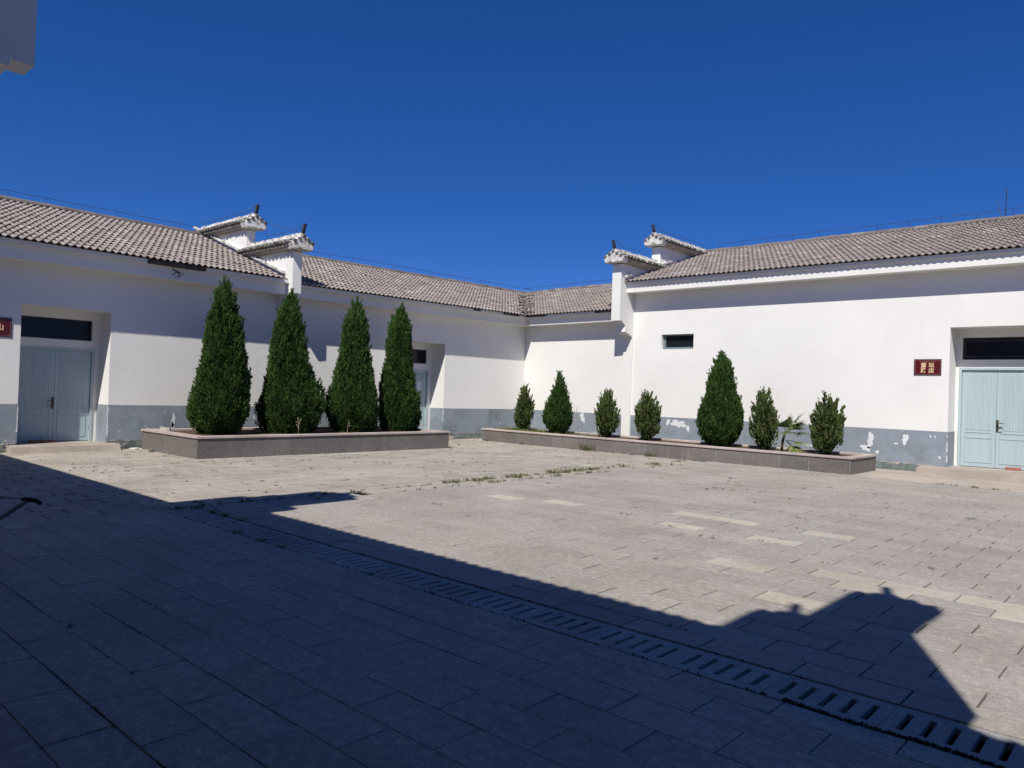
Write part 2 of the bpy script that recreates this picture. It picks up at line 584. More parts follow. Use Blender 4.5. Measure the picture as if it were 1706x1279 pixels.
# drain covers
dc = thing('drain', (-5, 4.2, 0), 'long line of grey slotted drain covers crossing the paving in the shade', 'drain')
cov = MB()
L0, W0 = 0.597, 0.392
hx, hy = L0 / 2, W0 / 2
cov.box(-hx, hx, -hy, -0.117, -0.035, 0, 0).box(-hx, hx, 0.117, hy, -0.035, 0, 0)
edges = [-hx]
for k in range(5):
    c = -0.218 + 0.109 * k
    edges += [c - 0.018, c + 0.018]
edges.append(hx)
for k in range(0, 12, 2):
    cov.box(edges[k], edges[k + 1], -0.117, 0.117, -0.035, 0, 0)
covm = cov.mesh('drain_cover', mat=M['drain'])
x = -0.74 - 0.0
x0 = -1.13 + 0.6 * 5
while x0 > -9.5 + 0.1:
    c = x0 - 0.3
    if c - 0.3 > BX0 - 0.25:
        mw = Matrix.Translation((max(c, BX0 + 0.31), 4.2, -0.006 + R.gauss(0, 0.0015))) @ Matrix.Rotation(R.gauss(0, 0.004), 4, 'X')
        link('drain_cover', covm, dc, mw)
    x0 -= 0.6
db = thing('drain', (-9.3, 5.6, 0), 'short side drain of slotted covers branching off at the weedy corner', 'drain')
for k in range(4):
    mw = Matrix.Translation((-9.3, 4.72 + 0.6 * k, -0.007 + R.gauss(0, 0.0015))) @ Matrix.Rotation(math.pi / 2, 4, 'Z')
    link('drain_cover', covm, db, mw)
# debris gathered along the near edge of the drain
d = MB()
for k in range(900):
    u = R.random()
    if u < 0.75:
        x = R.uniform(-1.6, -0.3); y = 4.0 + R.gauss(-0.004, 0.010) - 0.012 * math.sin(x * 9)
    else:
        x = R.uniform(-9.4, -1.6); y = R.choice((4.0, 4.0, 4.405)) + R.gauss(0, 0.006)
    s = R.uniform(0.004, 0.014)
    a = R.uniform(0, 6.28)
    ca, sa = math.cos(a) * s, math.sin(a) * s * 0.6
    z = R.uniform(0.0, 0.010)
    d.add([(x - ca, y - sa, z - 0.006), (x + ca, y + sa, z - 0.006), (x - sa, y + ca * 0.5, z + s * 0.3), (x, y, -0.012)], [(0, 1, 2), (0, 3, 1), (1, 3, 2), (2, 3, 0)])
d.build('drain_debris', M['debris'], kind='stuff', label='brown crumbs of soil along the drain edge')

# ------------------------------------------------------------------ roof tiles
def tile_mesh(n=13, w=0.3, L=0.41, seed=0):
    """two waves, butt edge at y=0"""
    b = MB()
    vs, fs = [], []
    rr = random.Random(seed)
    hs = [0.0 for _ in range(n)]
    for i in range(n):
        x = -w / 2 + w * i / (n - 1)
        c = math.cos(4 * math.pi * i / (n - 1))
        hs[i] = 0.028 * (c if c > 0 else c * 0.75) + rr.gauss(0, 0.0008)
        vs.append((x, rr.gauss(0, 0.002), hs[i] + 0.060))
    for i in range(n):
        vs.append((-w / 2 + w * i / (n - 1), L, hs[i] + 0.014))
    for i in range(n):
        vs.append((vs[i][0], vs[i][1], vs[i][2] - 0.022))
    for i in range(n - 1):
        fs.append((i, i + 1, n + i + 1, n + i))
        fs.append((2 * n + i, 2 * n + i + 1, i + 1, i))
    b.add(vs, fs, 0.0)
    return b


TILES = [tile_mesh(seed=s) for s in range(3)]
TILEM = [b.mesh('roof_tile', mat=M['tile'], smooth=False) for b in TILES]
TILEC = [tile_mesh(7, seed=s) for s in range(3)]


def tile_field(roof, origin, along, up, ncol, nrow, keep=None, maxparts=280, first=0, allstuff=False, expo=0.33, jit=1.0):
    """origin = lower corner; along = unit vector along the eave; up = unit vector up the slope"""
    n = along.cross(up)
    if n.z < 0: n = -n
    items = []
    for j in range(nrow):
        for i in range(first, ncol):
            p = origin + along * (0.3 * (i + 0.5)) + up * (expo * j)
            if keep and not keep(p + up * 0.16): continue
            items.append((-screen_size(p, 0.3, 0.15), i, j, p))
    items.sort(key=lambda t: (t[0], t[1], t[2]))
    st = MB()
    right = up.cross(n)
    for k, (sz, i, j, p) in enumerate(items):
        rot = Matrix((right, up, n)).transposed().to_4x4()
        mw = Matrix.Translation(p + right * R.gauss(0, 0.003) * jit + up * R.gauss(0, 0.006) * jit + n * abs(R.gauss(0, 0.003)) * jit) @ rot
        mw = mw @ Matrix.Rotation(R.gauss(0, 0.012) * jit, 4, 'Z') @ Matrix.Rotation(R.gauss(0, 0.008) * jit, 4, 'Y')
        if j == 0: mw = Matrix.Translation(p + n * 0.002) @ rot
        if j > 1 and R.random() < 0.03 * jit:
            mw = mw @ Matrix.Rotation(R.gauss(0, 0.05), 4, 'Z') @ Matrix.Translation((0, -R.uniform(0, 0.05), 0.012))
        if not allstuff and k < maxparts and sz < 0:
            link('roof_tile', TILEM[R.randrange(3)], roof, mw)
        else:
            src = TILES[R.randrange(3)] if not allstuff else TILEC[R.randrange(3)]
            st.add([tuple(mw @ Vector(v)) for v in src.v], src.f, None)
    if st.v:
        st.build('roof_tile', M['tile'], roof, kind='stuff', fixn=False)


def ridge_tiles(roof, a, b, r=0.11, step=0.36):
    a, b = Vector(a), Vector(b)
    d = (b - a).normalized()
    side = d.cross(Vector((0, 0, 1))).normalized()
    L = (b - a).length
    n = int(L / step)
    mb = MB()
    N = 6
    vs = []
    for e, rr in ((0, r), (0.40, r * 0.9)):
        for j in range(N + 1):
            t = math.pi * j / N
            vs.append((rr * math.cos(t), e, rr * 0.95 * math.sin(t)))
    for j in range(N + 1):
        t = math.pi * j / N
        vs.append((r * 0.8 * math.cos(t), 0, r * 0.75 * math.sin(t)))
    fs = [(j, j + 1, N + 1 + j + 1, N + 1 + j) for j in range(N)] + [(2 * N + 2 + j, 2 * N + 3 + j, j + 1, j) for j in range(N)]
    mb.add(vs, fs, 0.0)
    me = mb.mesh('ridge_tile', mat=M['ridge'])
    for k in range(n + 1):
        p = a + d * (k * step)
        rot = Matrix((side, d, Vector((0, 0, 1)))).transposed().to_4x4()
        link('ridge_tile', me, roof, Matrix.Translation(p + Vector((0, 0, R.gauss(0, 0.006)))) @ rot @ Matrix.Rotation(R.gauss(0, 0.02), 4, 'X'))


def rail(label, a, b, h=0.17, step=0.88, extra=None):
    a, b = Vector(a), Vector(b)
    root = thing('lightning_rod_rail', a, label, 'lightning rail', 'lightning rails along the roof ridges')
    d = (b - a); L = d.length; d.normalize()
    pts = []
    n = int(L / step)
    for k in range(n + 1):
        p = a + d * (step * k)
        t = MB().tube([p, p + Vector((0, 0, h))], 0.0065, 4)
        t.build('post', M['wire'], root)
        pts.append(p + Vector((R.gauss(0, 0.004), 0, h + R.gauss(0, 0.008))))
        pts.append(p + d * step / 2 + Vector((0, 0, h - 0.012)))
    pts.append(b + Vector((0, 0, h)))
    MB().tube(pts, 0.0065, 5).build('wire', M['wire'], root)
    if extra: extra(root)
    return root


# ------------------------------------------------------------------ buildings
SL = 0.345


def F_left(u, a, z):    # frame of the left wall: u = out from the wall, a = along Y
    return (XW + u, a, z)


def F_right(u, a, z):   # frame of the right wall: u = out, a = along X
    return (a, YW - u, z)


def F_front(u, a, z):   # building behind the camera: u = out towards +Y
    return (a, 1.02 + u, z)


class Fr:
    """mesh builder in wall coordinates"""

    def __init__(s, F):
        s.F = F
        s.m = MB()

    def box(s, u0, u1, a0, a1, z0, z1):
        p, q = s.F(u0, a0, z0), s.F(u1, a1, z1)
        s.m.box(p[0], q[0], p[1], q[1], z0, z1)
        return s

    def prism(s, poly, a0, a1):   # poly in (u, z)
        s.m.prism(poly, lambda p, t: s.F(p[0], t, p[1]), a0, a1)
        return s

    def tube(s, pts, r, n=6):
        s.m.tube([s.F(*p) for p in pts], r, n)
        return s

    def build(s, *a, **k):
        return s.m.build(*a, **k)


TH = 0.68


def ragged(F, parent, a0, a1, seed, z=0.2, mat='crack', h=0.035, out=0.0125):
    """uneven broken edge of the paint coat above the plinth"""
    rr = random.Random(seed)
    mb = MB()
    a = a0
    while a < a1:
        w = rr.uniform(0.05, 0.16)
        if rr.random() < 0.55:
            zz = z + rr.uniform(-0.01, 0.01)
            hh = rr.uniform(0.3, 1.0) * h
            p = [(a, zz - hh * 0.4), (a + w * 0.4, zz - hh * 0.6), (a + w, zz - hh * 0.2), (a + w * 0.8, zz + hh), (a + w * 0.3, zz + hh * 0.6)]
            vs = [F(out, x_, z_) for x_, z_ in p] + [F(0.001, x_, z_) for x_, z_ in p]
            fs = [tuple(range(5))] + [(i, (i + 1) % 5, 5 + (i + 1) % 5, 5 + i) for i in range(5)]
            mb.add(vs, fs)
        a += w
    if mb.v: mb.build('crumbling_edge', M[mat], parent, kind='stuff')


def patch(F, parent, a, z, w, h, seed, u=0.0075, mat='patch'):
    rr = random.Random(seed)
    n = 34
    ring = []
    j_ = 0.0
    ph = rr.uniform(0, 6)
    for i in range(n):
        t = 2 * math.pi * i / n
        j_ = 0.55 * j_ + rr.uniform(-0.2, 0.2)
        r = 1 + 0.28 * math.sin(2 * t + ph) + 0.18 * math.sin(5 * t + 2 * ph) + j_ + rr.uniform(-0.07, 0.07)
        ring.append((a + w / 2 * r * math.cos(t), z + h / 2 * r * math.sin(t)))
    vs = [F(u, a_, min(z_, 1.004)) for a_, z_ in ring] + [F(0.002, a_, min(z_, 1.004)) for a_, z_ in ring]
    fs = [tuple(range(n))] + [(i, (i + 1) % n, n + (i + 1) % n, n + i) for i in range(n)]
    MB().add(vs, fs).build('paint_flake', M[mat], parent)


def wing(name, label, F, a0, a1, fas, edge, edge_u, ridge_u, slope, openings, seed, patches=(), fascia_u=0.43, valley=None, group='white wings around the courtyard'):
    """openings: list of dict(a0,a1,top,kind)"""
    root = thing(name, F(-2.0, (a0 + a1) / 2, 0), label, 'building', group)
    # ---- wall
    w = Fr(F)
    top = fas + 0.25
    cuts = sorted(openings, key=lambda o: o['a0'])
    a = a0
    for o in cuts:
        if o['a0'] > a: w.box(-TH, 0, a, o['a0'], -0.1, top)
        w.box(-TH, 0, o['a0'], o['a1'], o['z1'], top)
        if o['z0'] > 0.3: w.box(-TH, 0, o['a0'], o['a1'], -0.1, o['z0'])
        a = o['a1']
    if a < a1: w.box(-TH, 0, a, a1, -0.1, top)
    # rear parts of the wall behind recesses
    for o in cuts:
        if o['kind'] == 'door':
            wa, wb, wz0, wz1 = o['win']
            da, dbb, dz1 = o['door']
            w.box(-TH - 0.2, -TH, o['a0'] - 0.1, da, -0.1, o['z1'] + 0.1)
            w.box(-TH - 0.2, -TH, dbb, o['a1'] + 0.1, -0.1, o['z1'] + 0.1)
            lo, hi = da, dbb
            w.box(-TH - 0.2, -TH, lo, hi, dz1, wz0)
            w.box(-TH - 0.2, -TH, lo, hi, wz1, o['z1'] + 0.1)
            if wa > lo: w.box(-TH - 0.2, -TH, lo, wa, wz0, wz1)
            if wb < hi: w.box(-TH - 0.2, -TH, wb, hi, wz0, wz1)
    w.build('wall', M['plaster'], root)
    # ---- dado and plinth
    d = Fr(F); p = Fr(F)
    a = a0
    segs = []
    for o in [c for c in cuts if c['kind'] == 'door']:
        segs.append((a, o['a0'])); a = o['a1']
    segs.append((a, a1))
    for s0, s1 in segs:
        if s1 - s0 > 0.02:
            d.box(0.001, 0.006, s0, s1, 0.19, 1.01)
            p.box(0.001, 0.012 if seed % 2 else 0.004, s0, s1, 0.0, 0.187)
            ragged(F, root, s0, s1, seed + int(s0 * 10), 0.19)
    for o in cuts:
        if o['kind'] == 'door':
            q0, q1 = F(-TH + 0.001, o['a0'] - 0.001, 0), F(0.006, o['a0'] + 0.005, 0)
            d.box(-TH + 0.002, 0.006, o['a0'] + 0.0005, o['a0'] + 0.0055, 0.14, 1.01)
            d.box(-TH + 0.002, 0.006, o['a1'] - 0.0055, o['a1'] - 0.0005, 0.14, 1.01)
    d.build('painted_dado', M['dado'], root)
    p.build('plinth', M['plinth'], root)
    # chipped white arris beside the openings
    for o in cuts:
        if o['kind'] == 'door':
            rr = random.Random(seed + 5)
            for e in (o['a0'], o['a1']):
                z = 0.3
                c = MB()
                while z < 0.98:
                    h = rr.uniform(0.04, 0.16)
                    if rr.random() < 0.7:
                        ww = rr.uniform(0.006, 0.02)
                        q0, q1 = F(-0.004, e - ww, z), F(0.0085, e + (ww if e == o['a0'] else 0.0085), z + h)
                        if e == o['a0']: q0, q1 = F(-0.004, e - ww, z), F(0.0085, e + 0.0085, z + h)
                        else: q0, q1 = F(-0.004, e - 0.0085, z), F(0.0085, e + ww, z + h)
                        c.box(q0[0], q1[0], q0[1], q1[1], z, z + h * 0.92)
                    z += h
                if c.v: c.build('chipped_corner', M['patch'], root, kind='stuff')
    for k, (pa, pz, pw, ph) in enumerate(patches):
        patch(F, root, pa, pz, pw, ph, seed * 31 + k)
    # ---- fascia
    f = Fr(F)
    fa1 = valley['fa'] if valley else a1
    fa0 = valley['fb'] if valley and 'fb' in valley else a0
    f.box(0.0, fascia_u, fa0, fa1, fas, edge - 0.10)
    f.box(-0.05, edge_u - 0.075, fa0, fa1, edge - 0.0995, edge - 0.012)
    f.build('eaves_fascia', M['plaster'], root)
    # ---- roof body
    rz = edge + slope * (edge_u - ridge_u)
    rb = Fr(F)
    drop = 0.03
    ra0, ra1 = a0, a1
    body_end = edge_u - 0.12
    poly = [(body_end, edge - drop + slope * 0.12), (ridge_u, rz - drop), (2 * ridge_u - body_end, edge - drop + slope * 0.12),
            (2 * ridge_u - body_end, edge - drop - 0.02), (body_end, edge - drop - 0.02 + slope * 0.0)]
    if valley:
        ra0, ra1 = valley['ra0'], valley['ra1']
    rb.prism(poly, ra0, ra1)
    roof = rb.build('roof', M['underlay'], root)
    o0 = Vector(F(edge_u, a0, edge)); o1 = Vector(F(edge_u, a1, edge))
    up = (Vector(F(edge_u - 1, a0, edge + slope)) - o0).normalized()
    along = (o1 - o0).normalized()
    ta0, ta1 = (valley['ta0'], valley['ta1']) if valley else (a0, a1)
    org = Vector(F(edge_u, ta0, edge - 0.035))
    slen = (edge_u - ridge_u) * math.sqrt(1 + slope * slope)
    ncol = int((ta1 - ta0) / 0.3)
    keep = valley['keep'] if valley else None
    tile_field(roof, org, along, up, ncol, int(slen / 0.33) + 1, keep)
    ridge_tiles(roof, F(ridge_u, ra0 if not valley else valley['rd0'], rz + 0.0), F(ridge_u, ra1 if not valley else valley['rd1'], rz + 0.0))
    # rear wall so that the building is closed
    bw = Fr(F)
    bw.box(2 * ridge_u - 0.3, 2 * ridge_u, a0 if not valley else ra0, a1 if not valley else ra1, -0.1, edge - 0.06)
    bw.build('rear_wall', M['plaster'], root)
    # ---- doors and windows
    for o in cuts:
        if o['kind'] == 'door': door(F, root, o)
        else: small_window(F, root, o)
    return root


def leafpanel(F, parent, a0, a1, z0, z1, u):
    """a boarded leaf with a raised frame, grooved field and a moulded lower panel"""
    b = Fr(F)
    b.box(u, u + 0.035, a0, a1, z0, z1)
    fr = 0.075
    o = b.build('door_leaf', M['door'], parent)
    c = Fr(F)
    n = 12
    wdt = (a1 - a0 - 2 * fr) / n
    zm = z0 + (z1 - z0) * 0.36
    for k in range(n):
        c.box(u + 0.0355, u + 0.042, a0 + fr + k * wdt + 0.004, a0 + fr + (k + 1) * wdt - 0.004, zm + 0.05, z1 - 0.09)
    pl = c.build('board', M['door'], o)
    pl['kind'] = 'stuff'
    c = Fr(F)
    for (x0, x1, y0, y1) in ((a0 + fr, a1 - fr, zm - 0.02, zm - 0.005), (a0 + fr, a1 - fr, z0 + 0.1, z0 + 0.115),
                             (a0 + fr, a0 + fr + 0.015, z0 + 0.116, zm - 0.021), (a1 - fr - 0.015, a1 - fr, z0 + 0.116, zm - 0.021),
                             (a0 + fr, a1 - fr, zm - 0.15, zm - 0.14)):
        c.box(u + 0.0355, u + 0.045, x0, x1, y0, y1)
    c.build('moulding', M['door'], o)
    return o


def door(F, root, o):
    a0, a1, z1 = o['door']
    z0 = o['sill']
    u = -TH - 0.06
    fr = Fr(F)
    t = 0.055
    fr.box(u - 0.03, -TH + 0.02, a0 + 0.001, a0 + t, z0, z1 - 0.001).box(u - 0.03, -TH + 0.02, a1 - t, a1 - 0.001, z0, z1 - 0.001)
    fr.box(u - 0.03, -TH + 0.02, a0 + t, a1 - t, z1 - t, z1 - 0.001)
    dd = fr.build('door_frame', M['door'], root)
    am = o['seam']
    l1 = leafpanel(F, dd, a0 + t + 0.004, am - 0.003, z0 + 0.012, z1 - t - 0.005, u)
    l2 = leafpanel(F, dd, am + 0.003, a1 - t - 0.004, z0 + 0.012, z1 - t - 0.005, u)
    k = Fr(F)
    zc = z0 + o.get('hz', 0.95)
    hs = o['hside']
    for zz, dx in ((zc + 0.07, 0), (zc - 0.05, 0)):
        k.tube([(u + 0.035, am + 0.03 * hs, zz), (u + 0.10, am + 0.03 * hs, zz), (u + 0.11, am + 0.16 * hs, zz - 0.01)], 0.010)
    k.box(u + 0.035, u + 0.05, am + 0.008 * hs, am + 0.05 * hs, zc - 0.12, zc + 0.14)
    k.build('handle', M['brass'], dd)
    for side_a in (a0 + t - 0.004, a1 - t + 0.004):
        for hz in (0.14, 0.42, 0.8, 0.93):
            h = Fr(F)
            zz = z0 + (z1 - z0) * hz
            h.tube([(u + 0.045, side_a, zz - 0.05), (u + 0.045, side_a, zz + 0.05)], 0.011)
            h.build('hinge', M['metal'], dd)
    # transom window
    wa, wb, wz0, wz1 = o['win']
    window(F, root, wa, wb, wz0, wz1, -TH - 0.10, 'transom_window', open_=o.get('open', False))
    # concrete step
    s = Fr(F)
    st = o['step']
    s.box(-TH - 0.2, 0.0, o['a0'] + 0.007, o['a1'] - 0.007, -0.03, z0 - 0.001)
    s.build('door_sill', M['concrete'], root)
    s = Fr(F)
    if st[2] > 0:
        s.prism([(0.0075, -0.03), (st[2] + 0.05, -0.03), (st[2], z0 - 0.02), (0.0075, z0 - 0.004)], st[0], st[1])
        s.build('step', M['concrete'], root)


def window(F, root, a0, a1, z0, z1, u, name='window', blue=False, open_=False):
    t = 0.04
    mat = M['frame_blue'] if blue else M['frame_dark']
    f = Fr(F)
    f.box(u, u + 0.05, a0, a0 + t, z0, z1).box(u, u + 0.05, a1 - t, a1, z0, z1)
    f.box(u, u + 0.05, a0 + t, a1 - t, z0, z0 + t * (1.6 if blue else 1)).box(u, u + 0.05, a0 + t, a1 - t, z1 - t, z1)
    if blue:
        f.box(u, u + 0.045, a0 + t, a0 + t + 0.05, z0 + t * 1.6, z1 - t)
    wnd = f.build(name, mat, root)
    g_ = Fr(F)
    zz = z0 + t * (1.6 if blue else 1)
    g_.box(u + 0.012, u + 0.02, a0 + t + (0.05 if blue else 0), a1 - t, zz, z1 - t)
    g_.build('pane', M['glass'], wnd)
    if open_:
        s = Fr(F)
        s.box(u + 0.05, u + 0.075, a0 + t, a1 - t, z0 + 0.06, z0 + 0.10).box(u + 0.05, u + 0.075, a0 + t, a1 - t, z1 - 0.10, z1 - 0.06)
        s.box(u + 0.05, u + 0.075, a0 + t, a0 + t + 0.04, z0 + 0.10, z1 - 0.10).box(u + 0.05, u + 0.075, a1 - t - 0.04, a1 - t, z0 + 0.10, z1 - 0.10)
        s.build('sash', M['frame_dark'], wnd)
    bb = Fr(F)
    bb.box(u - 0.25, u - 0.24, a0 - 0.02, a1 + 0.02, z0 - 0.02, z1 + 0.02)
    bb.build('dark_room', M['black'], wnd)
    return wnd


def small_window(F, root, o):
    window(F, root, o['a0'] + 0.001, o['a1'] - 0.001, o['z0'] + 0.001, o['z1'] - 0.001, -0.16, 'window', blue=True)


THETA = -math.radians(2.95)   # the two inner wings stand slightly askew
LY = 20.238                   # length coordinate of the inner corner in the middle wing's own frame
RX = -17.776                  # and in the short wing's frame


def turn(o, px_, py_):
    p = Vector((px_, py_, 0))
    rot = Matrix.Rotation(THETA, 4, 'Z')
    o.location = p + rot @ (Vector(o.location) - p)
    o.rotation_euler = (0, 0, THETA)


GY0, GY1 = 10.62, 10.88      # left gable wall between the two left wings
GX0, GX1 = -13.38, -13.06    # right gable wall

L1_open = dict(kind='door', a0=4.69, a1=6.46, z0=0.0, z1=3.12, sill=0.15, door=(4.80, 6.36, 2.26), seam=5.57, hside=-1,
               win=(4.80, 6.30, 2.46, 2.93), step=(4.5, 6.62, 0.38), hz=0.86)
wing('white_building', 'white wing at the far left with a blue double door near the photo edge', F_left, 0.2, GY0, 4.0, 4.385, 0.62, -4.35, SL,
     [L1_open], 3, patches=[(7.95, 0.66, 0.10, 0.26), (7.93, 0.55, 0.08, 0.12), (7.35, 0.44, 0.05, 0.07), (8.5, 0.5, 0.06, 0.08), (8.75, 0.46, 0.05, 0.12),
                            (7.68, 0.5, 0.09, 0.03), (4.3, 0.42, 0.05, 0.09), (7.3, 0.52, 0.03, 0.03), (7.8, 0.36, 0.06, 0.02)], fascia_u=0.42)

L2_open = dict(kind='door', a0=14.75, a1=16.52, z0=0.0, z1=3.10, sill=0.15, door=(14.85, 16.40, 2.23), seam=15.62, hside=-1,
               win=(14.9, 16.31, 2.44, 2.90), step=(14.6, 16.65, 0.38))
ce = (XW + 0.62, LY - 0.62)  # corner of the two eaves lines (valley foot), middle wing frame
ce2 = (RX + 0.62, YW - 0.62)


def keepL(p): return (p.y - ce[1]) < (ce[0] - p.x) + 0.12


def keepR(p): return (ce2[0] - p.x) < (p.y - ce2[1]) + 0.12 and p.x < GX0 - 0.02


w_mid = wing('white_building', 'middle white wing behind the row of four tall conifers, left of the inner corner', F_left, GY1, LY, 3.96, 4.30, 0.62, -4.05, SL,
     [L2_open], 4, patches=[(19.1, 0.52, 0.04, 0.05), (18.3, 0.5, 0.03, 0.04), (17.0, 0.35, 0.05, 0.03)], fascia_u=0.40,
     valley=dict(fa=LY, ra0=GY1, ra1=LY - 0.45, ta0=GY1 + 0.02, ta1=24.9, rd0=GY1, rd1=LY + 4.0, keep=keepL))
w_short = wing('white_building', 'short low white wing between the inner corner and the horse-head gable on the right', F_right, RX, GX0, 3.96, 4.30, 0.62, -4.05, SL,
     [], 5, patches=[(-15.75, 0.9, 0.28, 0.2), (-15.75, 0.8, 0.14, 0.14), (-15.0, 0.84, 0.2, 0.26), (-14.0, 0.9, 0.35, 0.16), (-14.3, 0.5, 0.05, 0.05),
                     (-13.75, 0.62, 0.05, 0.1)], fascia_u=0.40,
     valley=dict(fa=GX0, fb=RX + 0.5475, ra0=RX - 4.05, ra1=GX0, ta0=-22.18, ta1=GX0 - 0.02, rd0=RX - 4.05, rd1=GX0, keep=keepR))
R2_open = dict(kind='door', a0=-4.24, a1=-2.30, z0=0.0, z1=3.48, sill=0.19, door=(-4.165, -2.57, 2.56), seam=-3.39, hside=1,
               win=(-4.11, -2.5, 2.75, 3.28), step=(-4.75, -1.9, 0.55), hz=1.0, open=True)
wing('white_building', 'tall white wing on the right with a small dark window and a blue door', F_right, GX1, 1.5, 4.82, 5.15, 0.57, -4.6, 0.335,
     [dict(kind='window', a0=-12.04, a1=-10.95, z0=3.07, z1=3.52), R2_open], 7,
     patches=[(-11.72, 0.86, 0.14, 0.16), (-11.35, 0.82, 0.38, 0.26), (-11.05, 0.72, 0.14, 0.14), (-10.55, 0.8, 0.42, 0.34), (-10.3, 0.84, 0.2, 0.16),
              (-8.75, 0.82, 0.12, 0.3), (-8.6, 0.9, 0.1, 0.1), (-7.6, 0.5, 0.06, 0.06), (-7.1, 0.82, 0.42, 0.3), (-6.9, 0.78, 0.25, 0.16), (-7.45, 0.46, 0.2, 0.08),
              (-5.95, 0.68, 0.16, 0.32), (-6.05, 0.5, 0.2, 0.14), (-5.78, 0.42, 0.1, 0.06), (-5.15, 0.78, 0.16, 0.2), (-5.35, 0.66, 0.08, 0.05),
              (-4.4, 0.4, 0.07, 0.05), (-4.5, 0.88, 0.02, 0.07), (-4.6, 0.89, 0.025, 0.08)], fascia_u=0.43)


def by_label(w_): return [o for o in bpy.data.objects if w_ in o.get('label', '')][0]


for (lab, F_, a0_, a1_, fu, ed) in (('far left with', F_left, 7.0, 8.35, 0.62, 4.385), ('middle white', F_left, 17.2, 17.5, 0.62, 4.30), ('middle white', F_left, 18.55, 19.3, 0.62, 4.30),
                                                                    ('short low', F_right, -17.5, -16.3, 0.62, 4.30), ('short low', F_right, -14.15, -13.4, 0.62, 4.30)):
    bb_ = Fr(F_)
    lo_ = 0.10 if 'far left' in lab else 0.065
    bb_.prism([(fu - 0.13, ed - lo_ - 0.01), (fu - 0.045, ed - lo_), (fu - 0.03, ed - 0.02), (fu - 0.12, ed - 0.02)], a0_, a1_)
    bb_.build('exposed_batten', M['underlay'], by_label(lab))
sm_ = Fr(F_left)
for k in range(26):
    a_, z_ = 7.72 + R.gauss(0, 0.05), 4.23 - abs(R.gauss(0, 0.07))
    sm_.tube([(0.43, a_, z_), (0.445, a_ + R.gauss(0, 0.03), z_ + R.gauss(0, 0.03))], 0.008, 4)
sm_.build('nest_remains', M['debris'], by_label('far left with'), kind='stuff')
vroof = [o for o in by_label('middle white').children if o.name.startswith('roof')][0]
for k in range(17):
    f_ = 0.24 * k
    p_ = Vector((ce[0] - f_ + 0.02, ce[1] + f_ - 0.02, 4.30 + SL * f_ + 0.05))
    dirv = Vector((-1, 1, SL)).normalized()
    xr_ = Vector((1, 1, 0)).normalized()
    nn_ = xr_.cross(dirv)
    for sd_ in (-1, 1):
        mw_ = Matrix.Translation(p_ + xr_ * sd_ * 0.13 + nn_ * R.uniform(0, 0.03)) @ Matrix((xr_, dirv, nn_)).transposed().to_4x4() @ Matrix.Rotation(R.gauss(0, 0.12), 4, 'Z') @ Matrix.Rotation(sd_ * -0.16 + R.gauss(0, 0.05), 4, 'Y')
        link('valley_tile', TILEM[R.randrange(3)], vroof, mw_)

turn(w_mid, XW, GY1)
turn(w_short, GX0, YW)

# ------------------------------------------------------------------ horse-head gables
def corbel(uf, zb):
    """outline in (u, z) from the wall line out to the front edge"""
    return [(0.09, zb - 0.47), (0.09, zb - 0.42), (0.22, zb - 0.42), (0.22, zb - 0.37), (0.36, zb - 0.37), (0.36, zb - 0.33),
            (uf - 0.28, zb - 0.33), (uf - 0.33, zb - 0.11), (uf - 0.25, zb - 0.11), (uf - 0.25, zb - 0.055), (uf - 0.17, zb - 0.055), (uf - 0.17, zb), (uf, zb)]


HALF = []


def half_tile():
    mb = MB()
    N = 5
    vs = []
    for e, rr in ((0.0, 0.066), (0.46, 0.055)):
        for j in range(N + 1):
            t = math.pi * j / N
            vs.append((rr * math.cos(t), e, rr * math.sin(t)))
    fs = [(j, j + 1, N + 2 + j, N + 1 + j) for j in range(N)] + [tuple(range(N, -1, -1))]
    return mb.add(vs, fs, 0.0)


half = half_tile()
halfm = half.mesh('cap_tile', mat=M['captile'])


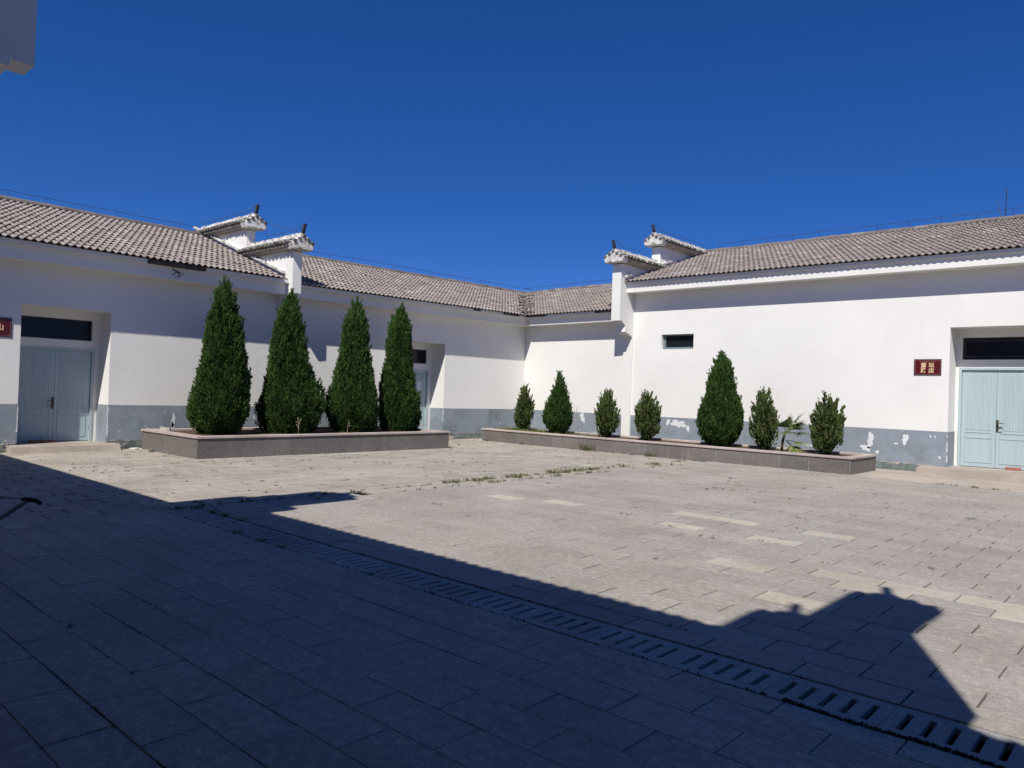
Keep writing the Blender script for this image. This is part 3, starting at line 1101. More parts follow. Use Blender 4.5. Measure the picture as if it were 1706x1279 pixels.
def cap(F, root, u0, u1, ac, ht, z, seed, ex=0.0, over=0.05):
    """saddle cap over a gable step from u0 (front) back to u1"""
    rr = random.Random(seed)
    c = Fr(F)
    c.box(u0 - 0.30, u1, ac - ht - 0.05, ac + ht + 0.05, z, z + 0.055)
    c.box(u0 - 0.20, u1, ac - ht - 0.11, ac + ht + 0.11, z + 0.056, z + 0.11)
    c.box(u0 - 0.10, u1, ac - ht - 0.17 - ex, ac + ht + 0.17 + ex, z + 0.111, z + 0.165)
    co = c.build('cap', M['boards'], root)
    hw = ht + 0.20 + ex
    d = MB()
    prof = [(-hw, z + 0.17), (0, z + 0.385), (hw, z + 0.17), (hw, z + 0.205 - 0.04), (-hw, z + 0.205 - 0.04)]
    prof = [(-hw, z + 0.166), (hw, z + 0.166), (hw, z + 0.20), (0, z + 0.37), (-hw, z + 0.20)]
    d.prism(prof, lambda p, t_: F(t_, ac + p[0], p[1]), u0 - 0.05, u1)
    d.build('deck', M['underlay'], co)
    # barrel tiles
    n = int((u0 - 0.12 - u1) / 0.185)
    for s in (-1, 1):
        for k in range(n):
            u = u0 - 0.12 - 0.185 * (k + 0.5)
            foot = Vector(F(u + rr.gauss(0, 0.008), ac + s * (hw + over + rr.gauss(0, 0.012)), z + 0.172 + rr.gauss(0, 0.005)))
            head = Vector(F(u + rr.gauss(0, 0.008), ac + s * 0.01, z + 0.37))
            yv = (head - foot).normalized()
            xv = yv.cross(Vector((0, 0, 1))).normalized()
            zv = xv.cross(yv)
            if rr.random() < 0.07: continue
            link('cap_tile', halfm, co, Matrix.Translation(foot) @ Matrix((xv, yv, zv)).transposed().to_4x4())
    # limewashed ridge of small upright tiles
    rd = MB()
    u = u0 - 0.02
    while u > u1:
        w = rr.uniform(0.05, 0.09)
        h = rr.uniform(0.05, 0.085)
        p0, p1 = F(u, ac - 0.075, 0), F(u - w, ac + 0.075, 0)
        rd.box(p0[0], p1[0], p0[1], p1[1], z + 0.33, z + 0.39 + h)
        u -= w + 0.004
    for s in (-1, 1):
        p0, p1 = F(u0 - 0.02, ac + s * 0.0755, 0), F(u1, ac + s * 0.16, 0)
        rd.prism([(0.0755 * s, z + 0.33), (0.18 * s, z + 0.315), (0.17 * s, z + 0.345), (0.0755 * s, z + 0.405)],
                 lambda p, t_: F(t_, ac + p[0], p[1]), u0 - 0.03, u1)
    rd.build('cap_ridge', M['limewash'], co)
    # white plastered front end, clipped at the top corners
    e = MB()
    pe = [(-ht - 0.16, z + 0.03), (ht + 0.16, z + 0.03), (ht + 0.20, z + 0.16), (ht + 0.16, z + 0.24), (0.08, z + 0.40), (-0.08, z + 0.40), (-ht - 0.16, z + 0.24), (-ht - 0.20, z + 0.16)]
    pe2 = [(x_ * 0.93, z + 0.02 + (z_ - z) * 0.9) for x_, z_ in pe]
    n_ = len(pe)
    vs = [F(u0 - 0.30, ac + p[0], p[1]) for p in pe] + [F(u0 - 0.02, ac + p[0], p[1]) for p in pe] + [F(u0 + 0.02, ac + p[0], p[1]) for p in pe2]
    fs = [tuple(range(n_ - 1, -1, -1)), tuple(range(2 * n_, 3 * n_))]
    for q in (0, n_):
        for i in range(n_):
            fs.append((q + i, q + (i + 1) % n_, q + n_ + (i + 1) % n_, q + n_ + i))
    e.add(vs, fs)
    e.build('front_plaster', M['limewash'], co)
    # small tiles drooping over the front
    fr = MB()
    for k in range(5):
        a = ac + (k - 2) * (2 * ht + 0.4) / 5
        zt = z + 0.40 - abs(k - 2) * 0.075
        p = [F(u0 - 0.16, a, zt + 0.03), F(u0 + 0.05, a, zt - 0.03)]
        fr.tube(p, 0.05, 6)
    fr.build('front_tile', M['captile'], co)
    # finial
    fb = MB()
    path = [(u0 - 0.12, z + 0.38, 0.045), (u0 - 0.05, z + 0.48, 0.05), (u0 + 0.0, z + 0.58, 0.045), (u0 + 0.05, z + 0.70, 0.032)]
    vs, fs = [], []
    for (u, zz, w) in path:
        vs += [F(u - w, ac - 0.035, zz), F(u + w, ac - 0.035, zz), F(u + w, ac + 0.035, zz), F(u - w, ac + 0.035, zz)]
    for i in range(3):
        for j in range(4):
            fs.append((4 * i + j, 4 * i + (j + 1) % 4, 4 * i + 4 + (j + 1) % 4, 4 * i + 4 + j))
    fs += [(3, 2, 1, 0), (12, 13, 14, 15)]
    fb.add(vs, fs)
    fb.build('finial', M['finial'], co)
    return co


def gable(F, a0, a1, uf, zb, zn1, un2, zn2, uend, cap1, cap2, label, seed, zlow=-0.1, pil=0.05, cat='gable wall', ex=0.0, over=0.05):
    root = thing('horse_head_gable', F(0, (a0 + a1) / 2, 0), label, cat, 'stepped horse-head gable walls')
    poly = []
    if zlow < zb - 0.5:
        poly += [(uend, zlow), (pil, zlow), (pil, zb - 0.47)]
    else:
        poly += [(uend, zb - 0.47)]
    poly += corbel(uf, zb)
    poly += [(uf, zn1), (un2, zn1), (un2, zn2), (uend, zn2)]
    w = Fr(F)
    w.prism(poly, a0, a1)
    w.build('wall', M['plaster'], root)
    ac, ht = (a0 + a1) / 2, abs(a1 - a0) / 2
    cap(F, root, cap1[0], cap1[1], ac, ht, zn1, seed, ex, over)
    cap(F, root, cap2[0], cap2[1], ac, ht, zn2, seed + 1, 0.0, over)
    return root, ac


gl, acl = gable(F_left, GY0, GY1, 0.70, 4.03, 5.13, -1.80, 5.99, -5.3, (0.95, -1.95), (-1.52, -4.8),
                'stepped white horse-head gable with mossy caps on the left, above the tall conifers', 11)
gr_, acr = gable(F_right, GX0, GX1, 0.78, 3.93, 5.67, -1.45, 6.57, -5.3, (0.99, -1.95), (-1.25, -4.85),
                 'stepped white horse-head gable at the left end of the tall right wing', 21)
# lead flashing strips where roofs meet the gables
for pl_ in ([(0.60, 5.27), (0.3, 5.37), (0.3, 5.43), (0.60, 5.33)], [(-0.6, 5.66), (-2.1, 6.16), (-2.1, 6.21), (-0.6, 5.71)]):
    fl = Fr(F_right)
    fl.prism(pl_, GX1 + 0.001, GX1 + 0.09)
    fl.build('flashing', M['limewash'], gr_)
fl = Fr(F_left)
fl.prism([(0.35, 4.56), (-5.0, 6.41), (-5.0, 6.47), (0.35, 4.62)], GY0 - 0.10, GY0 - 0.001)
fl.build('flashing', M['limewash'], gl)

# rails
zr2 = 5.15 + 0.335 * 5.17 + 0.10
rail('thin lightning rail along the ridge of the tall right wing', F_right(-4.6, GX1 + 0.5, zr2), F_right(-4.6, 1.4, zr2), 0.18)
zr1 = 4.32 + SL * 4.63 + 0.10
turn(rail('thin lightning rail along the short low ridge right of the inner corner', F_right(-4.05, RX - 4.05, zr1), F_right(-4.05, GX0 - 0.1, zr1), 0.15), GX0, YW)
turn(rail('thin lightning rail along the ridge of the middle wing', F_left(-4.05, GY1 + 0.2, zr1), F_left(-4.05, LY + 4.05, zr1), 0.15), XW, GY1)
zl1 = 4.385 + SL * 4.91 + 0.10
rail('thin lightning rail along the ridge of the far left wing', F_left(-4.35, 1.0, zl1), F_left(-4.35, GY0 - 0.2, zl1), 0.17)


def capwire(F, ac, c1, c2, z1, z2, label, drop=None, zroof=None):
    root = thing('lightning_rod_rail', F(c1[0], ac, z1 + 0.45), label, 'lightning rail', 'lightning wires over the gable caps')
    for (c, z) in ((c1, z1), (c2, z2)):
        pts = [F(c[0] + 0.02, ac + 0.02, z + 0.72)]
        u = c[0] - 0.35
        while u > c[1]:
            pts.append(F(u, ac + 0.02, z + 0.60))
            MB().tube([F(u, ac + 0.02, z + 0.44), F(u, ac + 0.02, z + 0.60)], 0.006, 4).build('post', M['wire'], root)
            u -= 0.75
        MB().tube(pts, 0.0065, 5).build('wire', M['wire'], root)
    if drop is not None:
        MB().tube([F(drop, ac - 0.45, zroof), F(drop, ac - 0.45, z1 + 0.78), F(drop + 0.55, ac, z1 + 0.62)], 0.008, 5).build('down_conductor', M['wire'], root)


capwire(F_left, acl, (0.92, -1.6), (-1.52, -4.9), 5.13, 5.99, 'lightning wire over the two mossy caps of the left gable', -0.15, 4.62)
capwire(F_right, acr, (0.96, -1.3), (-1.25, -4.8), 5.67, 6.57, 'lightning wire over the two caps of the right gable', None)

an = thing('roof_antenna', (-3.95, 24.7, 6.9), 'thin leaning antenna rods on the ridge of the right wing', 'antenna')
MB().tube([(-3.95, 24.7, 6.85), (-3.93, 24.7, 7.75)], 0.012, 5).build('rod', M['wire'], an)
MB().tube([(-4.02, 24.72, 6.85), (-4.16, 24.72, 7.5)], 0.009, 5).build('brace', M['metal'], an)

# ------------------------------------------------------------------ building behind the camera (porch whose shadow crosses the court)
fb = thing('front_building', (-3.5, -3, 0), 'white porch building whose corbelled gable hangs into the top left corner', 'building')


def front_roof(a0, a1, edge, edge_u, ridge_u, slope, parent):
    rb = Fr(F_front)
    rz = edge + slope * (edge_u - ridge_u)
    be = edge_u - 0.12
    rb.prism([(be, edge - 0.03), (ridge_u, rz), (2 * ridge_u - be, edge - 0.03), (2 * ridge_u - be, edge - 0.1), (be, edge - 0.1)], a0, a1)
    rf = rb.build('roof', M['underlay'], parent)
    org = Vector(F_front(edge_u, a0, edge - 0.035))
    along = Vector((1, 0, 0))
    up = Vector((0, -1, slope)).normalized()
    tile_field(rf, org, along, up, int((a1 - a0) / 0.3), 6, allstuff=True)
    f = Fr(F_front)
    f.box(-0.4, edge_u - 0.14, a0, a1, edge - 0.33, edge - 0.101)
    f.build('eaves_fascia', M['plaster'], parent)


NG0, NG1 = -7.29, -7.0     # left gable of the porch
PG0, PG1 = 0.24, 0.54      # right gable
front_roof(-22.0, NG0, 4.30, 0.06, -4.6, 0.34, fb)
front_roof(NG1, PG0, 5.15, 0.02, -4.9, 0.335, fb)
front_roof(PG1, 12.0, 4.30, 0.06, -4.6, 0.34, fb)
w = Fr(F_front)
w.box(-0.6, -0.35, -17.4, NG0 - 0.4, -0.1, 3.96)
w.box(-3.9, -3.6, NG0 - 0.4, 12, -0.1, 3.95)
w.box(-3.6, -0.36, NG0 - 0.7, NG0 - 0.42, -0.1, 3.96)
w.box(-3.59, -0.5, 2.7, 3.0, -0.1, 3.95)
w.build('wall', M['plaster'], fb)
w = Fr(F_front)
w.box(0.0, 0.48, NG1 + 0.003, NG1 + 0.34, 4.98, 5.2)  # unseen block added only to shade the side of the corner gable
w.build('gable_shade_block', M['plaster'], fb)
gable(F_front, NG0, NG1, 0.80, 4.12, 5.62, -1.22, 6.52, -4.8, (1.17, -1.95), (-0.8, -4.7),
      'corbelled white gable end hanging into the top left corner of the photo', 31, zlow=4.0, pil=0.0, ex=0.16, over=-0.06)  # ex widens the lower cap, out of view, to shade the gable side
gable(F_front, PG0, PG1, 0.82, 3.62, 5.66, -1.22, 6.56, -4.8, (1.27, -1.95), (-0.58, -4.7),
      'porch gable just outside the right edge, seen only by its stepped shadow', 41, zlow=3.2, pil=0.0, over=-0.06)

# ------------------------------------------------------------------ planters
def planter(label, x0, x1, y0, y1, h, panel, front, seed):
    """front: 'x1' (faces +X) or 'y0' (faces -Y)"""
    rr = random.Random(seed)
    root = thing('stone_planter', ((x0 + x1) / 2, (y0 + y1) / 2, 0), label, 'planter', 'stone planters along the walls')
    th, ch, cw, ov = 0.03, 0.045, 0.2, 0.025
    core = MB()
    core.box(x0 + .006, x0 + 0.19, y0 + .006, y1 - .006, -0.05, h - ch - 0.002).box(x1 - 0.19, x1 - .006, y0 + .006, y1 - .006, -0.05, h - ch - 0.002)
    core.box(x0 + 0.19, x1 - 0.19, y0 + .006, y0 + 0.19, -0.05, h - ch - 0.002).box(x0 + 0.19, x1 - 0.19, y1 - 0.19, y1 - .006, -0.05, h - ch - 0.002)
    core.build('grout_core', M['patch'], root)
    soil = MB()
    nx, ny = max(2, int((x1 - x0) / 0.12)), max(2, int((y1 - y0) / 0.12))
    vs = [(x0 + 0.185 + (x1 - x0 - 0.37) * i / nx, y0 + 0.185 + (y1 - y0 - 0.37) * j / ny, h - 0.052 + rr.gauss(0, 0.006)) for j in range(ny + 1) for i in range(nx + 1)]
    soil.add(vs, [(j * (nx + 1) + i, j * (nx + 1) + i + 1, (j + 1) * (nx + 1) + i + 1, (j + 1) * (nx + 1) + i) for j in range(ny) for i in range(nx)])
    soil.build('soil', M['soil'], root, fixn=False)

    def run(a, b, fn, nm, mat, step):
        n = max(1, round((b - a) / step))
        s = a
        ws = [1 + rr.uniform(-0.25, 0.25) for _ in range(n)]
        tot = sum(ws)
        for k in range(n):
            e = s + (b - a) * ws[k] / tot
            mb = MB()
            c = fn(s + 0.003, e - 0.003)
            base = ((c[0] + c[1]) / 2, (c[2] + c[3]) / 2, c[4])
            if nm == 'coping_slab': mb.cbox(*c, 0.006, 0.0)
            else: mb.box(*c, 0.0)
            mb.build(nm, mat, root, base=base)
            s = e
    j = lambda: rr.uniform(-0.0015, 0.0015)
    run(y0, y1, lambda a, b: (x1 - th + j(), x1 + j(), a, b, -0.03, h - ch - 0.003), 'cladding_panel', M['cladding'], panel)
    run(y0, y1, lambda a, b: (x0 - j(), x0 + th + j(), a, b, -0.03, h - ch - 0.003), 'cladding_panel', M['cladding'], panel)
    run(x0 + th, x1 - th, lambda a, b: (a, b, y0 + j(), y0 + th + j(), -0.03, h - ch - 0.003), 'cladding_panel', M['cladding'], panel)
    run(x0 + th, x1 - th, lambda a, b: (a, b, y1 - th + j(), y1 + j(), -0.03, h - ch - 0.003), 'cladding_panel', M['cladding'], panel)
    k = lambda: h + rr.gauss(0, 0.0015)
    run(x0 - ov, x1 + ov, lambda a, b: (a, b, y0 - ov, y0 + cw, h - ch, k()), 'coping_slab', M['coping'], 0.9)
    run(x0 - ov, x1 + ov, lambda a, b: (a, b, y1 - cw, y1 + ov, h - ch, k()), 'coping_slab', M['coping'], 0.9)
    run(y0 + cw, y1 - cw, lambda a, b: (x0 - ov, x0 + cw, a, b, h - ch, k()), 'coping_slab', M['coping'], 0.9)
    run(y0 + cw, y1 - cw, lambda a, b: (x1 - cw, x1 + ov, a, b, h - ch, k()), 'coping_slab', M['coping'], 0.9)
    return root


planter('stone planter by the left wall holding the four tall conifers', -18.0, -15.2, 7.14, 14.22, 0.47, 1.15, 'x1', 5)
planter('long stone planter by the right wall holding small conifers and a palm', -17.15, -5.6, 17.52, 19.3, 0.40, 0.78, 'y0', 6)


# ------------------------------------------------------------------ vegetation
def interp(xs_, ys_, x):
    return float(np.interp(x, xs_, ys_))


def conifer(label, base, h, prof, nsp, seed, style='dense', size=0.072, depth=1.0, group=None):
    """prof: list of (t, left, right) radii in metres as seen from the court; the crown is an uneven body of revolution"""
    rs = np.random.RandomState(seed)
    root = thing('conifer', base, label, 'conifer', group)
    T = np.array([p[0] for p in prof])
    sh = 0.055 + 0.05 * np.clip((T - 0.25) / 0.3, 0, 1) if style == 'dense' else 0.03
    Lr = np.maximum(np.array([p[1] for p in prof]) - sh, 0.006); Rr = np.maximum(np.array([p[2] for p in prof]) - sh, 0.006)
    ph = rs.uniform(0, 6.28, 12)
    vd = Vector((cr.x, cr.y, 0)).normalized()         # direction the asymmetry was measured in
    bdir = Vector((-vd.y, vd.x, 0))

    def rad(t, th):
        a = np.interp(t, T, Lr); b = np.interp(t, T, Rr)
        mean = (a + b) / 2; off = (b - a) / 2
        lump = (1 + 0.055 * np.sin(3 * th + ph[0] + 7 * t) + 0.05 * np.sin(5 * th + ph[1] - 13 * t) + 0.04 * np.sin(9 * th + ph[2] + 31 * t)
                + 0.035 * np.sin(4 * th + ph[3] + 47 * t) + 0.03 * np.sin(14 * th + ph[4] - 70 * t))
        return mean * lump, off

    # sprigs
    tt = rs.uniform(0, 1, nsp * 4)
    w = (np.interp(tt, T, (Lr + Rr) / 2) + 0.03)
    w /= w.max()
    tt = tt[rs.uniform(0, 1, nsp * 4) < w][:nsp]
    n = len(tt)
    th = rs.uniform(0, 2 * np.pi, n)
    r, off = rad(tt, th)
    din = np.abs(rs.normal(0, 0.10 if style == 'dense' else 0.25, n))
    rr_ = r * np.clip(1 - din, 0.05, 1) + (rs.uniform(0, 0.03, n))
    lx = off + rr_ * np.cos(th)
    ly = rr_ * np.sin(th) * depth
    zz = tt * h + rs.normal(0, 0.02, n)
    if style != 'dense':   # gather into branchlets
        m_ = max(60, n // 70)
        ci = rs.randint(0, n, m_)
        pick = rs.randint(0, m_, n)
        k = 0.6
        lx = lx * (1 - k) + lx[ci][pick] * k; ly = ly * (1 - k) + ly[ci][pick] * k
        zz2 = zz[ci][pick] + rs.uniform(-0.12, 0.10, n)
        zz = zz * 0.25 + zz2 * 0.75
        rr_ = np.hypot(lx - off, ly); th = np.arctan2(ly, lx - off)
    # upright spikes that break the outline
    ns = int(h * (95 if style == 'dense' else 60))
    ts = 0.10 + 0.84 * rs.uniform(0, 1, ns) ** 0.8
    ths = rs.uniform(0, 2 * np.pi, ns)
    rsr, offs = rad(ts, ths)
    sel = rs.randint(0, ns, int(n * 0.34))
    q = rs.uniform(0, 1, len(sel))
    sl_ = rs.uniform(0.09, 0.22, ns) * (1 + 0.5 * ts)
    th[:len(sel)] = ths[sel]
    rr2 = rsr[sel] * 0.93 + q * sl_[sel] * 0.28
    lx[:len(sel)] = offs[sel] + rr2 * np.cos(ths[sel]) + rs.normal(0, 0.014, len(sel))
    ly[:len(sel)] = rr2 * np.sin(ths[sel]) * depth + rs.normal(0, 0.014, len(sel))
    zz[:len(sel)] = ts[sel] * h + (q - 0.25) * sl_[sel] * np.where(ts[sel] > 0.85, 0.8, 1.0)
    tt[:len(sel)] = ts[sel]
    din[:len(sel)] = (1 - q) * 0.12
    spk = np.zeros(n); spk[:len(sel)] = 1
    keepm = zz > h * 0.97
    zz = np.clip(zz, 0.02, None)
    P = np.stack([vd.x * lx + bdir.x * ly, vd.y * lx + bdir.y * ly, zz], 1)
    od = np.stack([vd.x * np.cos(th) + bdir.x * np.sin(th), vd.y * np.cos(th) + bdir.y * np.sin(th), np.zeros(n)], 1)
    upw = rs.uniform(0.6, 1.8, n)[:, None] + (tt[:, None] > 0.8) * 2.0 + spk[:, None] * 1.5
    D = od * rs.uniform(0.3, 1.0, n)[:, None] + np.array([[0, 0, 1.0]]) * upw + rs.normal(0, 0.28, (n, 3))
    D /= np.linalg.norm(D, axis=1)[:, None]
    ln = size * rs.uniform(0.55, 1.3, n) * np.where(P[:, 2] > h * 0.9, 0.75, 1.0)
    if style != 'dense': ln *= 1.15
    wd = ln * rs.uniform(0.12, 0.21, n)
    A = np.cross(D, rs.normal(0, 1, (n, 3))); A /= np.linalg.norm(A, axis=1)[:, None]
    B = np.cross(D, A)
    p0 = P; p1 = P + D * ln[:, None]
    mid = P + D * (ln * 0.42)[:, None]
    V = np.stack([p0, mid + A * wd[:, None], p1, mid - A * wd[:, None], mid + B * wd[:, None], mid - B * wd[:, None]], 1).reshape(-1, 3)
    idx = np.arange(n)[:, None] * 6
    Fq = np.concatenate([idx + np.array([[0, 1, 2, 3]]), idx + np.array([[0, 4, 2, 5]])], 0)
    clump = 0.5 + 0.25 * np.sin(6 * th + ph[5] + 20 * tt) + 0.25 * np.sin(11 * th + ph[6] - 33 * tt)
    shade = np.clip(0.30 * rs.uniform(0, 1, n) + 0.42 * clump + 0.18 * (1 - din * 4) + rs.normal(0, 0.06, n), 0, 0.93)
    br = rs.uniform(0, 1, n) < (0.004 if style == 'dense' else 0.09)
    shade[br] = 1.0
    me = bpy.data.meshes.new('crown')
    me.vertices.add(len(V)); me.vertices.foreach_set("co", V.ravel())
    me.loops.add(Fq.size); me.loops.foreach_set("vertex_index", Fq.ravel().astype(np.int32))
    me.polygons.add(len(Fq)); me.polygons.foreach_set("loop_start", np.arange(0, Fq.size, 4, dtype=np.int32))
    me.polygons.foreach_set("loop_total", np.full(len(Fq), 4, dtype=np.int32))
    at = me.attributes.new("rnd", 'FLOAT', 'POINT')
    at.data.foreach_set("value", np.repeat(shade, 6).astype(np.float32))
    me.update(); me.validate()
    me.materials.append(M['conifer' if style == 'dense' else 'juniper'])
    crown = link('crown', me, root, Matrix.Translation(base))
    # inner twiggy core
    k = 0.86 if style == 'dense' else 0.6
    nz, na = 44, 36
    vs, fs = [], []
    for i in range(nz + 1):
        t_ = i / nz * 0.985
        for j in range(na):
            a = 2 * math.pi * j / na
            rv, of = rad(t_, a)
            rv = float(rv) * k + rs.normal(0, 0.012)
            x_, y_ = float(of) + rv * math.cos(a), rv * math.sin(a) * depth
            vs.append((base[0] + vd.x * x_ + bdir.x * y_, base[1] + vd.y * x_ + bdir.y * y_, base[2] + 0.02 + t_ * h * (0.97 if style == 'dense' else 0.8)))
    for i in range(nz):
        for j in range(na):
            fs.append((i * na + j, i * na + (j + 1) % na, (i + 1) * na + (j + 1) % na, (i + 1) * na + j))
    MB().add(vs, fs).build('inner_twigs', M['conifer_core'], root, fixn=False)
    b = Vector(base)
    MB().tube([b + Vector((0, 0, -0.12)), b + Vector((0.01, 0, h * 0.3)), b + Vector((0, 0.01, h * 0.8))], 0.045 if h > 2 else 0.025, 7, 0.008).build('trunk', M['bark'], root)
    return root


TG = 'four tall conifers in the left planter'
S1 = 1 / 69.5


def px_prof(ybot, ytop, xc, rows, s):
    H = ybot - ytop
    out = []
    for (y, xl, xr) in rows:
        out.append(((ybot - y) / H, (xc - xl) * s, (xr - xc) * s))
    out.sort()
    return out


def ground_y(y, s): return y


conifer('leftmost of the four tall conifers, a dense dark green spire with a round base', (-16.6, 8.28, 0.40), 3.64,
        px_prof(722, 462, 364, [(722, 340, 390), (712, 322, 405), (690, 313, 415), (680, 312, 416), (655, 317, 413), (630, 321, 412), (592, 329, 408), (555, 333, 403),
                                (517, 340, 390), (500, 346, 384), (492, 352, 382), (478, 358, 374), (466, 362, 368), (462, 363, 365)], 1 / 75), 30000, 101, group=TG)
conifer('second tall conifer from the left, bulging to the right at its base', (-16.6, 10.05, 0.40), 3.56,
        px_prof(722, 482, 475, [(722, 440, 520), (710, 430, 528), (690, 425, 536), (672, 426, 539), (655, 430, 534), (634, 434, 520), (600, 437, 509), (570, 440, 502),
                                (545, 444, 500), (525, 452, 492), (505, 460, 487), (492, 466, 481), (482, 473, 476)], 1 / 68.5), 30000, 102, group=TG)
conifer('third tall conifer from the left, a slim dense spire with a broad foot', (-16.6, 12.0, 0.38), 3.62,
        px_prof(722, 493, 588, [(722, 560, 618), (712, 550, 628), (692, 543, 633), (675, 542, 632), (648, 550, 628), (620, 553, 621), (580, 560, 613), (545, 563, 611),
                                (530, 570, 605), (512, 577, 600), (500, 583, 595), (493, 587, 589)], 1 / 62.5), 28000, 103, group=TG)
conifer('fourth tall conifer, nearest the half hidden door, straight and dense', (-16.6, 13.55, 0.36), 3.64,
        px_prof(722, 503, 663, [(722, 638, 690), (712, 630, 697), (690, 629, 701), (665, 630, 699), (648, 630, 693), (605, 635, 687), (570, 636, 684), (548, 639, 683),
                                (530, 644, 677), (515, 652, 671), (508, 658, 668), (503, 662, 664)], 1 / 59.5), 28000, 104, group=TG)
SG = 'small conifers in the right planter'
Z2 = 0.32


def small(label, X, h, w, rows, n, seed, style, size=0.075, y=18.5):
    conifer(label, (X, y, Z2), h, [(t_, a * w / 2, b_ * w / 2) for t_, a, b_ in rows], n, seed, style, size, 0.95, SG)


egg = [(0, 0.35, 0.35), (0.08, 0.75, 0.7), (0.22, 1.0, 0.95), (0.4, 0.95, 0.95), (0.55, 0.72, 0.8), (0.7, 0.5, 0.55), (0.85, 0.25, 0.3), (0.95, 0.1, 0.12), (1, 0.02, 0.02)]
egg2 = [(0, 0.4, 0.4), (0.1, 0.8, 0.75), (0.25, 0.95, 1.0), (0.45, 0.95, 1.0), (0.6, 0.9, 0.7), (0.72, 0.55, 0.5), (0.85, 0.35, 0.3), (0.95, 0.1, 0.1), (1, 0.02, 0.02)]
egg3 = [(0, 0.3, 0.35), (0.06, 0.65, 0.6), (0.2, 0.8, 0.95), (0.4, 0.95, 0.95), (0.6, 0.9, 1.0), (0.72, 0.62, 0.8), (0.82, 0.3, 0.35), (0.93, 0.12, 0.12), (1, 0.02, 0.02)]
big = [(0, 0.3, 0.3), (0.04, 0.6, 0.6), (0.12, 0.85, 0.85), (0.25, 1.0, 1.0), (0.38, 0.97, 0.95), (0.55, 0.72, 0.78), (0.72, 0.58, 0.62), (0.85, 0.35, 0.4), (0.94, 0.15, 0.18), (1, 0.02, 0.02)]
small('slim small conifer at the left end of the right planter, in the grass', -16.2, 1.52, 0.66, egg, 5200, 201, 'thin')
small('egg shaped dark conifer, second from the left in the right planter', -14.78, 1.97, 1.0, egg, 13000, 202, 'dense', 0.062)
small('brownish thin conifer left of the white pilaster', -12.92, 1.42, 0.76, egg2, 5600, 203, 'thin')
small('loose light green conifer just right of the white pilaster', -11.53, 1.43, 0.74, egg3, 5600, 204, 'thin')
small('largest conifer of the right planter, a dense dark cone', -9.28, 2.55, 1.24, big, 24000, 205, 'dense', 0.068)
small('thin twiggy conifer beside the little fan palm', -8.05, 1.56, 0.74, egg2, 5000, 206, 'thin')
small('bushy small conifer at the right end of the right planter', -6.5, 1.50, 0.76, egg3, 6800, 207, 'thin')

# fan palm
pm = thing('fan_palm', (-7.55, 18.55, Z2), 'low fan palm with stiff drooping leaves leaning right in the planter', 'palm')
rp = random.Random(9)
MB().tube([(-7.62, 18.55, Z2 - 0.1), (-7.58, 18.54, Z2 + 0.3), (-7.5, 18.5, Z2 + 0.52)], 0.035, 7, 0.03).build('stem', M['bark'], pm)
for k, (az, el, L0_) in enumerate([(0.0, 0.6, 0.34), (0.5, 0.9, 0.36), (-0.5, 0.35, 0.36), (1.2, 0.5, 0.3), (-1.3, 0.7, 0.3), (0.1, -0.1, 0.34), (-0.25, -0.5, 0.34), (0.6, 0.05, 0.3), (-0.9, 0.1, 0.3), (0.2, 1.3, 0.25), (0.35, -0.75, 0.3)]):
    L = L0_ * 1.5
    o_ = Vector((-7.5, 18.5, Z2 + 0.50 - (0.18 if el < 0 else 0)))
    dv = Vector((math.cos(az) * math.cos(el), math.sin(az) * math.cos(el) - 0.15, math.sin(el))).normalized()
    tip = o_ + dv * L * 0.55
    fr_ = MB().tube([o_, tip], 0.007, 5)
    sd = dv.cross(Vector((0, 0, 1))).normalized(); nn = sd.cross(dv)
    for q in range(23):
        a = (q - 11) / 11 * 1.35
        bd = (dv * math.cos(a) + sd * math.sin(a)).normalized()
        bl = L * (0.95 - 0.25 * abs(a)) * rp.uniform(0.85, 1.1)
        sag = Vector((0, 0, -0.10 * rp.uniform(0.3, 1.4)))
        wv = nn.cross(bd).normalized() * 0.015
        p0 = tip; p1 = tip + bd * bl * 0.5; p2 = tip + bd * bl + sag
        vs = [tuple(p0), tuple(p1 + wv), tuple(p2), tuple(p1 - wv), tuple(p1 + nn * 0.006)]
        fr_.add(vs, [(0, 1, 4), (1, 2, 4), (2, 3, 4), (3, 0, 4)], min(1, max(0, rp.gauss(0.45, 0.2) + (0.3 if el < 0 else 0))))
    fr_.build('frond', M['palm'], pm, fixn=False)


def tuft(mb, x, y, z, h, n, spread, rr, lean=0.6, w=0.004):
    for _ in range(n):
        a = rr.uniform(0, 6.28)
        r0 = abs(rr.gauss(0, spread))
        bx, by = x + r0 * math.cos(a), y + r0 * math.sin(a)
        hh = h * rr.uniform(0.4, 1.2)
        dx, dy = math.cos(a) * lean * hh * rr.uniform(0.2, 1), math.sin(a) * lean * hh * rr.uniform(0.2, 1)
        px_, py_ = -math.sin(a) * w, math.cos(a) * w
        mb.add([(bx - px_, by - py_, z), (bx + px_, by + py_, z), (bx + dx * 0.5 + px_, by + dy * 0.5 + py_, z + hh * 0.65), (bx + dx, by + dy, z + hh)],
               [(0, 1, 2), (0, 2, 3)], rr.random())


rw = random.Random(12)
wd_ = MB()
